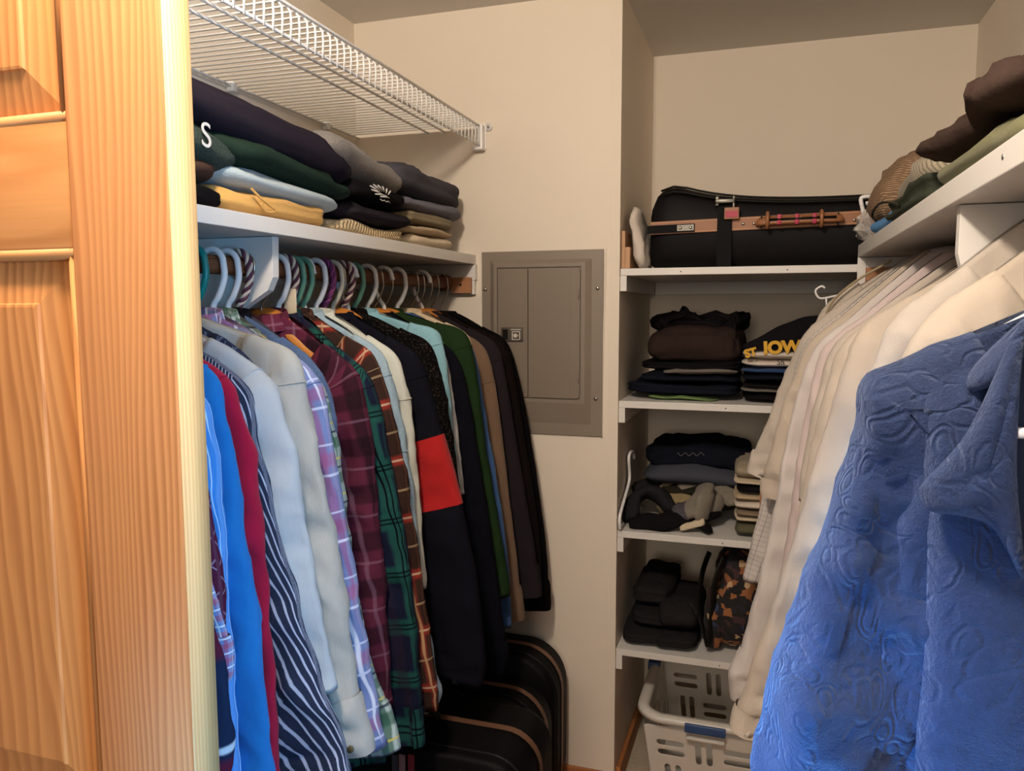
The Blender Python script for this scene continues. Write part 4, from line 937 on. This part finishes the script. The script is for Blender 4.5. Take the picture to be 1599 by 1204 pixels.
m_g['brown'] = f_('mocha_jersey', '6d5745', wrinkle=.3); m_g['crm'] = f_('ivory_cotton', 'c9b596'); m_g['plumch'] = f_('plum_charcoal_jersey', '2b2529', wrinkle=.3)
m_g['bkbrown'] = f_('black_brown_jersey', '1a1312', wrinkle=.3); m_g['blk'] = f_('deep_black_jersey', '121011', wrinkle=.3)

G = garment
# near -> far along the left rod
G('shirt', 'navy shirt with white and wine stripes, lowest visible beside the door', 'shirt', .735, [(270, 640), (290, 780), (330, 960), (348, 1060), (361, 1150), (356, 1215)], m_g['navytri'], hem=.65, sw=.07, cw=.05, T=.016, seed=1)
G('shirt', 'small blue and pink plaid shirt cuff showing just beside the door edge', 'shirt', .765, [(285, 620), (300, 760), (325, 880), (345, 960), (356, 1045), (350, 1062)], m_g['plaidshort'], hem=.72, sw=.07, cw=.05, T=.016, seed=2, cuff=.12)
G('shirt', 'burgundy shirt with pale diamond lines beside the door edge', 'shirt', .795, [(300, 600), (312, 700), (325, 780), (340, 880), (348, 985)], m_g['burg'], hem=.70, sw=.07, cw=.05, T=.016, seed=3)
G('shirt', 'sky blue shirt with white stripes, nearest bright blue one to the door', 'shirt', .83, [(316, 622), (330, 680), (342, 760), (352, 900), (366, 1080), (372, 1240)], m_g['bluestr'], hem=.45, sw=.075, cw=.06, T=.018, seed=4, collar='fold')
G('shirt', 'bright azure blue shirt hanging in front of the crimson one', 'shirt', .862, [(332, 582), (352, 640), (372, 760), (392, 900), (412, 1060), (429, 1240)], m_g['blue'], hem=.45, sw=.085, cw=.07, T=.020, seed=5, seam=.12, collar='fold')
G('shirt', 'crimson red shirt between the azure and the striped navy shirt', 'shirt', .897, [(352, 590), (380, 650), (397, 720), (408, 830), (420, 960), (432, 1100), (436, 1230)], m_g['crim'], hem=.45, sw=.075, cw=.055, T=.016, seed=6, seam=.14, collar='fold')
G('shirt', 'navy shirt with thin white diagonal stripes below the grey shirts', 'shirt', .930, [(380, 600), (402, 690), (425, 790), (455, 900), (495, 1040), (528, 1140), (556, 1250)], m_g['stripe'], hem=.45, sw=.085, cw=.075, T=.018, seed=7, twist=.0)
G('shirt', 'pale grey cotton shirt with gathered yoke in front of the stone one', 'shirt', .965, [(395, 570), (428, 612), (455, 700), (472, 790), (490, 890), (506, 990), (522, 1080)], m_g['lgrey'], hem=.55, sw=.080, cw=.055, T=.022, seed=8, seam=.17, fold=1.2, collar='fold')
G('shirt', 'navy fine plaid shirt peeking between the two pale grey shirts', 'shirt', 1.000, [(385, 555), (420, 610), (440, 700), (460, 800), (480, 900)], m_g['navypl'], hem=.6, sw=.07, cw=.05, T=.016, seed=9, collar='fold')
tj = G('shirt', 'stone grey long sleeve shirt with buttoned cuff, largest pale shirt on the left', 'shirt', 1.037, [(462, 556), (482, 640), (500, 730), (520, 840), (540, 950), (552, 1040), (566, 1110), (580, 1168)], m_g['stone'], hem=.60, sw=.090, cw=.050, T=.024, seed=10, seam=.20, cuff=.11, fold=1.3, collar='fold')
b = P(547, 1168, y=1.010); part('button', lathe([(.001, b.y-.004), (.0065, b.y-.004), (.007, b.y), (.004, b.y+.004)], (b.x, 0, b.z), 'y', 14), plain('horn_button', '5e5236', .3), tj[0], 'dark horn button on the cuff')
G('shirt', 'periwinkle and pink plaid shirt under the teal hanger', 'shirt', 1.098, [(488, 580), (512, 660), (528, 750), (545, 850), (562, 950), (580, 1060), (602, 1165)], m_g['lplaid'], hem=.60, sw=.080, cw=.055, T=.022, seed=11, seam=.16, collar='fold', fold=1.1)
G('shirt', 'white and green checked shirt showing as a thin strip beside the periwinkle plaid', 'shirt', 1.140, [(502, 600), (522, 680), (540, 800), (556, 920), (575, 1020), (605, 1110), (622, 1165)], m_g['gplaid'], hem=.6, sw=.07, cw=.045, T=.016, seed=12, cuff=.10, collar='fold')
G('shirt', 'slate blue denim shirt with dark navy collar next to the maroon flannel', 'shirt', 1.175, [(500, 575), (519, 630), (526, 690)], m_g['denpatch'], hem=.62, sw=.075, cw=.062, T=.016, seed=13, collar='fold', collm=m_g['dnavy'], start=.35)
G('shirt', 'maroon and black plaid flannel shirt', 'shirt', 1.285, [(556, 585), (576, 660), (587, 760), (596, 880), (606, 1000), (612, 1100)], m_g['maroon'], hem=.62, sw=.078, cw=.05, T=.024, seed=14, seam=.14, collar='fold', fold=1.1)
G('shirt', 'navy and green tartan flannel shirt with its cuff low over the luggage', 'shirt', 1.335, [(582, 598), (604, 690), (622, 780), (638, 880), (650, 980), (657, 1080), (661, 1160)], m_g['tartan'], hem=.55, sw=.074, cw=.050, T=.023, seed=15, seam=.14, cuff=.09, collar='fold')
G('shirt', 'dark brown plaid flannel shirt with red and tan bands', 'shirt', 1.375, [(585, 560), (618, 660), (640, 780), (654, 880), (668, 980), (680, 1060), (684, 1110)], m_g['brownpl'], hem=.60, sw=.068, cw=.05, T=.020, seed=16, seam=.14, collar='fold')
G('shirt', 'faded pale blue denim shirt beside the cream one', 'shirt', 1.415, [(598, 555), (625, 640), (640, 740), (652, 850), (664, 950), (680, 1040), (690, 1085), (668, 1115)], m_g['pdenim'], hem=.60, sw=.066, cw=.045, T=.020, seed=17, seam=[.15, .33], collar='fold', fold=1.2)
G('shirt', 'cream grey shirt in front of the navy sweatshirt with the red block', 'shirt', 1.455, [(622, 560), (643, 650), (651, 740), (658, 830), (664, 920)], m_g['creamsh'], hem=.60, sw=.060, cw=.05, T=.018, seed=18, seam=.3, collar='fold')
tr = G('sweatshirt', 'dark navy sweatshirt with a red block on its sleeve', 'sweatshirt', 1.535, [(655, 560), (680, 640), (701, 710), (722, 790), (738, 870), (752, 960), (758, 1040), (752, 1075)], m_g['navysw'], hem=.62, sw=.092, cw=.072, T=.026, seed=19, seam=[.17], fold=.55, collar='round')
# red block: band of the sleeve, slightly proud, as its own piece
tt, slv, ce, SV = tr; n = NS; j0, j1 = None, None
zr0, zr1 = P(720, 700, y=1.535).z, P(735, 808, y=1.535).z
js = [j for j in range(len(ce)) if zr1 <= ce[j][0].z <= zr0+.01]; j0, j1 = js[0], js[-1]
V = []; F = []; UV = []
for j in range(j0, j1+1):
    c = ce[j]; cc = c[0]+Vector((0, c[5]-c[0].y, 0))
    for k in range(n): V.append(cc+(SV[j*n+k]-cc)*1.02); UV.append((k*.01, j*.02))
for j in range(j1-j0):
    for k in range(n): F.append([j*n+k, j*n+(k+1) % n, (j+1)*n+(k+1) % n, (j+1)*n+k])
part('sleeve_block', (V, F, UV), m_g['redblk'], tt, 'red block on the sleeve')
G('fleece_jacket', 'black boucle fleece with speckled stand collar', 'jacket', 1.600, [(672, 540), (696, 620), (712, 720), (724, 820), (735, 900)], m_g['sherpa'], hem=.66, sw=.075, cw=.06, T=.024, seed=20, fold=1.4, collar='fold')
G('shirt', 'aqua blue shirt under the wooden hanger between the black fleece and the green one', 'shirt', 1.655, [(686, 522), (701, 600), (708, 680), (716, 760), (722, 830)], m_g['aqua'], hem=.64, sw=.066, cw=.05, T=.020, seed=21, seam=.2, collar='fold')
G('tee_shirt', 'light grey sleeve edge right behind the aqua shirt', 't-shirt', 1.690, [(693, 550), (708, 620), (716, 700), (725, 772)], m_g['ltgrey'], hem=.66, sw=.055, cw=.05, T=.014, seed=22)
G('sweatshirt', 'midnight navy sweatshirt between the aqua and the bottle green shirts', 'sweatshirt', 1.735, [(712, 555), (732, 620), (748, 720), (765, 820), (780, 930), (790, 1010), (786, 1048)], m_g['dnavy'], hem=.66, sw=.085, cw=.065, T=.022, seed=23, seam=.18, fold=.5, collar='round', cuff=.09)
G('shirt', 'bottle green shirt below the wooden hangers', 'shirt', 1.790, [(728, 522), (745, 590), (756, 680), (770, 770), (785, 850), (796, 930)], m_g['dgreen'], hem=.66, sw=.075, cw=.055, T=.024, seed=24, seam=.16, fold=.7, collar='fold')
G('shirt', 'mid blue long sleeve beside the bottle green shirt', 'shirt', 1.850, [(738, 545), (756, 640), (772, 730), (785, 810), (794, 890), (799, 980)], m_g['mblue'], hem=.72, sw=.062, cw=.05, T=.016, seed=25, fold=.5)
G('shirt', 'ivory collared shirt peeking below the far wooden hanger', 'shirt', 1.900, [(728, 522), (742, 570), (752, 640), (760, 720)], m_g['crm'], hem=.72, sw=.055, cw=.05, T=.013, seed=26, collar='fold')
G('sweatshirt', 'mocha brown sweatshirt hanging near the back wall', 'sweatshirt', 1.945, [(757, 545), (774, 610), (786, 700), (798, 800), (809, 890), (817, 965)], m_g['brown'], hem=.74, sw=.068, cw=.05, T=.022, seed=27, seam=.22, fold=.4, collar='round', cuff=.10)
G('sweatshirt', 'plum charcoal sweatshirt behind the mocha brown one', 'sweatshirt', 2.010, [(775, 538), (790, 590), (805, 680), (820, 770), (835, 860), (844, 928)], m_g['plumch'], hem=.76, sw=.070, cw=.055, T=.022, seed=28, seam=.18, fold=.4, collar='round', cuff=.10)
G('sweatshirt', 'black-brown sweatshirt second from the back wall', 'sweatshirt', 2.075, [(788, 540), (803, 590), (820, 690), (834, 780), (843, 860), (846, 920)], m_g['bkbrown'], hem=.72, sw=.070, cw=.055, T=.022, seed=29, seam=.16, fold=.4, collar='round')
G('sweatshirt', 'deep black sweatshirt nearest the back wall', 'sweatshirt', 2.140, [(792, 535), (810, 590), (826, 670), (842, 770), (853, 860), (858, 950)], m_g['blk'], hem=.74, sw=.080, cw=.06, T=.022, seed=30, seam=.16, fold=.4, collar='round', cuff=.08)

H = hanger
for kind, yy, lb in (('teal', 1.100, 'teal plastic hanger nearest the door edge'), ('white', 1.147, 'white plastic hanger right of the teal one'), ('white', 1.186, 'white plastic hanger left of the braided hook at the divider'),
        ('braid', 1.218, 'hanger with plum and cream braided hook left of the shelf divider'), ('wood', 1.285, 'wooden hanger just right of the shelf divider'), ('white', 1.339, 'white plastic hanger directly right of the shelf divider'),
        ('braid', 1.366, 'hanger with plum and cream braided hook right of the divider'), ('green', 1.393, 'sage green plastic hanger, left one of the pair'), ('green', 1.424, 'sage green plastic hanger, right one of the pair'),
        ('white', 1.476, 'white plastic hanger beside the purple corded hook'), ('braidp', 1.507, 'hanger with purple corded hook'), ('cream', 1.545, 'cream plastic hanger right of the purple corded hook'),
        ('braid', 1.590, 'hanger with plum and cream braided hook above the black fleece'), ('wood', 1.560, 'wooden hanger above the navy sweatshirt collar'), ('green', 1.641, 'sage green plastic hanger standing alone above the black fleece'),
        ('white', 1.704, 'white plastic hanger behind the lone sage green one'), ('wood', 1.740, 'wooden hanger above the aqua shirt, leftmost of its cluster'), ('wood', 1.792, 'wooden hanger in the middle of the rod above the aqua shirt'),
        ('white', 1.866, 'white plastic hanger between the two clusters of wooden hangers'), ('wood', 1.945, 'wooden hanger above the bottle green shirt'), ('wood', 1.985, 'wooden hanger with pale curve over the ivory collar'),
        ('wood', 2.035, 'glossy golden wooden hanger near the back wall'), ('wire', 2.085, 'thin wire hanger next to the golden wooden one'), ('wire', 2.150, 'thin wire hanger at the very end of the left rod')):
    H(kind, yy, lb)
# cloth tag dangling from a braided hook
t = thing('cloth_tag', 'small cream cloth tag tied on the braided hook right of the divider', 'tag', (RODX+.03, 1.352, 1.50))
part('tag', box(RODX+.006, RODX+.034, 1.350, 1.353, 1.462, 1.512, .001), m_cream, t)

# ---------------------------------------------------------------- right-hand garments (hung from the right rod, sleeves toward the aisle)
m_ow = f_('offwhite_jersey', 'bbb0a4', wrinkle=.45); m_ow2 = f_('ivory_jersey', 'c0b3a5', wrinkle=.4); m_ow3 = f_('warm_white_twill', 'bdaf9f', wrinkle=.45)
m_pk = f_('pinkish_white_poplin', 'c9b8b5', wrinkle=.6); m_win = f_('white_windowpane', 'c3bbb4', stripes=[('u', .012, .08, 0, '6d6a70', .7), ('v', .012, .08, 0, '6d6a70', .7)]); m_ws = f_('white_oxford', 'cbc2bd', wrinkle=.6)
R_ = dict(side=-1)
G('jacket', 'off-white zip jacket with piped edge, farthest pale garment on the right', 'jacket', 2.02, [(1292, 474), (1272, 510), (1256, 570), (1235, 650), (1210, 760)], m_ow2, T=.024, sw=.08, cw=.06, hem=.62, neck=(1395, 406), seed=51, seam=.2, fold=.5, bw=.19, **R_)
tz = part('piped_edge', tube(smoothpath([P(1392, 407, y=1.99), P(1335, 440, y=1.99), P(1298, 474, y=1.988), P(1284, 515, y=1.987), P(1277, 545, y=1.987)]), .0030, 6), f_('piping_tan', '9d8d72'), bpy.data.objects[[o.name for o in bpy.data.objects if o.get('label', '').startswith('off-white zip jacket')][0]], 'darker piping along the edge')
G('tee_shirt', 'off-white tee shirt whose short sleeve ends highest on the right', 't-shirt', 1.93, [(1262, 515), (1232, 570), (1205, 640), (1185, 690), (1169, 735)], m_ow, T=.026, sw=.085, cw=.075, hem=.62, neck=(1440, 396), seed=52, cuff=.10, fold=1.1, bw=.19, **R_)
G('shirt', 'white windowpane check shirt showing under the short sleeves on the right', 'shirt', 1.86, [(1262, 530), (1235, 600), (1210, 690), (1192, 770), (1175, 840), (1160, 905)], m_win, T=.020, sw=.06, cw=.045, hem=.60, neck=(1470, 392), seed=53, fold=.7, bw=.19, **R_)
G('tee_shirt', 'cream tee shirt with the lower hemmed short sleeve on the right', 't-shirt', 1.79, [(1268, 530), (1240, 590), (1215, 660), (1196, 730), (1191, 772)], m_ow3, T=.030, sw=.085, cw=.080, hem=.60, neck=(1480, 388), seed=54, cuff=.07, fold=1.1, bw=.19, **R_)
G('dress_shirt', 'white dress shirt with long sleeve and buttoned cuff over the basket', 'shirt', 1.70, [(1275, 540), (1245, 620), (1222, 720), (1202, 830), (1178, 930), (1160, 1000), (1142, 1050), (1141, 1085)], m_ws, T=.024, sw=.070, cw=.050, hem=.58, neck=(1490, 386), seed=55, cuff=.12, fold=1.2, bw=.19, **R_)
G('shirt', 'pinkish white shirt between the dress shirt and the big cream shirt', 'shirt', 1.61, [(1290, 540), (1262, 630), (1243, 730), (1228, 840), (1208, 950), (1195, 1040)], m_pk, T=.024, sw=.065, cw=.050, hem=.58, neck=(1500, 392), seed=56, fold=1.2, bw=.19, **R_)
G('tee_shirt', 'cream tee shirt with narrow shoulder crease in the middle of the right row', 't-shirt', 1.52, [(1305, 535), (1278, 610), (1258, 690), (1246, 780)], m_ow, T=.030, sw=.080, cw=.070, hem=.6, neck=(1520, 400), seed=57, fold=.8, bw=.19, **R_)
G('sweatshirt', 'ivory sweatshirt right behind the big cream shirt', 'sweatshirt', 1.43, [(1322, 530), (1292, 600), (1268, 690), (1250, 780), (1232, 880), (1205, 1000)], m_ow2, T=.030, sw=.080, cw=.060, hem=.58, neck=(1535, 405), seed=58, fold=1.1, bw=.19, **R_)
G('shirt', 'big cream cotton shirt with long straight sleeve, largest pale garment', 'shirt', 1.33, [(1345, 510), (1312, 590), (1285, 680), (1252, 790), (1222, 890), (1190, 990), (1160, 1080), (1143, 1130)], m_ow3, T=.034, sw=.095, cw=.072, hem=.55, neck=(1560, 395), seed=59, cuff=.035, fold=1.3, bw=.19, **R_)
G('shirt', 'warm white shirt high over the divider on the right', 'shirt', 1.10, [(1400, 495), (1362, 570), (1335, 660), (1305, 760), (1290, 860)], m_ow, T=.036, sw=.090, cw=.075, hem=.55, neck=(1640, 330), seed=60, fold=1.1, bw=.19, **R_)
G('shirt', 'cream shirt directly behind the blue fleece jacket', 'shirt', .985, [(1445, 500), (1400, 590), (1375, 700), (1350, 820)], m_ow3, T=.034, sw=.090, cw=.075, hem=.55, neck=(1690, 345), seed=61, fold=1.1, bw=.19, **R_)
for k, yy in enumerate((2.02, 1.79, 1.61, 1.43)):
    H('white', yy, 'white plastic hanger inside the pale garments on the right, '+['at the far end', 'under the hemmed cream tee shirt', 'under the pinkish white shirt', 'under the ivory sweatshirt'][k], side=-1, rx=RRX, rz=RRZ, w=.19)

# blue fleece jacket, embossed with curling lines
t_ = NT('blue_plush_fleece'); ob = t_.coord()
nv = t_.new('ShaderNodeTexNoise'); nv.inputs['Scale'].default_value = 9; nv.inputs['Detail'].default_value = 1; t_.link(ob, nv.inputs['Vector'])
wv_ = t_.new('ShaderNodeVectorMath', operation='MULTIPLY_ADD'); t_.link(nv.outputs['Color'], wv_.inputs[0]); wv_.inputs[1].default_value = (.16, .16, .16); t_.link(ob, wv_.inputs[2])
vr = t_.new('ShaderNodeTexVoronoi', feature='F1'); vr.inputs['Scale'].default_value = 25; t_.link(wv_.outputs[0], vr.inputs['Vector'])
def ringline(d0, w):
    g = t_.new('ShaderNodeMapRange', interpolation_type='SMOOTHSTEP'); t_.link(t_.math('ABSOLUTE', t_.math('SUBTRACT', vr.outputs['Distance'], d0)), g.inputs[0]); g.inputs[1].default_value = 0; g.inputs[2].default_value = w; return g.outputs[0]
def gaps(sc, lo):
    g = t_.new('ShaderNodeMapRange'); t_.link(t_.noise(ob, sc, 0), g.inputs[0]); g.inputs[1].default_value = lo; g.inputs[2].default_value = lo+.05; return g.outputs[0]
grv = t_.math('MULTIPLY', t_.math('MAXIMUM', ringline(.30, .12), gaps(19, .50)), t_.math('MAXIMUM', ringline(.52, .12), gaps(23, .49)))
pile = t_.noise(ob, 190, 4, .75); mid_ = t_.noise(ob, 45, 3, .6)
t_.link(t_.mix(mid_, srgb('262e48'), srgb('354366')), t_.b.inputs['Base Color'])
t_.b.inputs['Roughness'].default_value = 1; t_.b.inputs['Sheen Weight'].default_value = .35; t_.b.inputs['Sheen Roughness'].default_value = .5; t_.b.inputs['Sheen Tint'].default_value = (.55, .68, 1, 1); t_.b.inputs['Specular IOR Level'].default_value = .1
t_.bump(t_.math('ADD', t_.math('MULTIPLY', grv, .55), t_.math('ADD', t_.math('MULTIPLY', pile, .9), t_.math('MULTIPLY', mid_, .5))), .8, .006)
m_fl = t_.m
tj, slv, ce, SV = G('fleece_jacket', 'plush blue fleece jacket with embossed curls at the front right', 'jacket', .86, [(1352, 590), (1335, 660), (1312, 740), (1278, 840), (1240, 930), (1215, 1010), (1195, 1080), (1178, 1160), (1172, 1230)], m_fl, side=-1, T=.050, sw=.088, cw=.075,
    hem=.62, neck=(1640, 478), seed=62, fold=1.6, bw=.16, start=.30, rx=.305, big=.035, group='outerwear on the right rod', sl_seg=64)
def slab(pts_px, yf, th, m, par, nm, lab=None, bulge=.012, n=10):
    """padded cloth panel: outline measured on the plane y=yf (per point y allowed), given thickness"""
    O = [P(q[0], q[1], y=(q[2] if len(q) > 2 else yf)) for q in pts_px]; O = smoothpath(O, 4, True); N = len(O); c = sum(O, Vector())/N
    V = []; F = []; so = Vector((yf*5, 1, 2))
    def layer(sgn):
        st = len(V)
        for r in range(n+1):
            k = 1-r/n
            if r == n: V.append(c+Vector((0, sgn*(th/2+bulge), 0))); break
            for p in O:
                q = c+(p-c)*k; edge = (1-k**6)**.5 if k < 1 else 0
                q = q+Vector((0, sgn*(th/2*edge+bulge*(1-k*k)), 0)); q.y += noise.noise(q*14+so)*.008*(1-k**4); V.append(q)
        for r in range(n-1):
            for i in range(N):
                f = [st+r*N+i, st+r*N+(i+1) % N, st+(r+1)*N+(i+1) % N, st+(r+1)*N+i]; F.append(f if sgn < 0 else f[::-1])
        for i in range(N):
            f = [st+(n-1)*N+i, st+(n-1)*N+(i+1) % N, st+n*N]; F.append(f if sgn < 0 else f[::-1])
        return st
    layer(-1); layer(1)
    return part(nm, (V, F), m, par, lab)
part_fp = slab([(1440, 640), (1500, 575), (1590, 600), (1640, 700), (1650, 900), (1640, 1100), (1630, 1240), (1440, 1250), (1445, 1000), (1448, 800)], .815, .03, m_fl, tj, 'front_panel', bulge=.014)
slab([(1512, 588), (1530, 610), (1600, 545), (1650, 520), (1650, 480), (1600, 500)], .80, .04, m_fl, tj, 'collar_stand')
slab([(1434, 768, .775), (1450, 745, .770), (1500, 690, .762), (1540, 620, .762), (1575, 540, .770), (1600, 505, .78), (1592, 600, .770), (1588, 740, .765), (1600, 900, .775), (1575, 865, .772), (1545, 820, .768), (1495, 805, .765), (1452, 798, .772)], .79, .026, m_fl, tj, 'lapel', 'wide turned-out collar flap', bulge=.010)
m_inner = plain('dark_inner_lining', '1c2c48', .9)
slab([(1575, 560, .792), (1680, 540, .792), (1700, 760, .792), (1680, 960, .792), (1606, 940, .792), (1575, 740, .792)], .792, .01, m_inner, tj, 'lining', 'dark blue lining in the collar opening', bulge=.002)
t = thing('clothes_hanger', 'white plastic hanger inside the blue fleece jacket', 'hanger', (.305, .86, RRZ+.03))
part('frame', tube(smoothpath([(.12, .86, 1.405), (.20, .86, 1.44), (.305, .86, 1.49), (.41, .86, 1.44), (.49, .86, 1.405)]), .006, 8), m_plw, t)
p = P(1588, 676, y=.758); part('trouser_bar', tube([p, p+Vector((.12, .004, -.002))], .005, 8), m_plw, t)
part('hook', tube(smoothpath([(RRX-.03, .86, RRZ), (RRX-.02, .86, RRZ+.022), (RRX, .86, RRZ+.030), (RRX+.022, .86, RRZ+.015), (RRX+.02, .86, RRZ-.02), (.315, .86, RRZ-.045), (.305, .86, 1.492)]), .005, 8), m_plw, t)
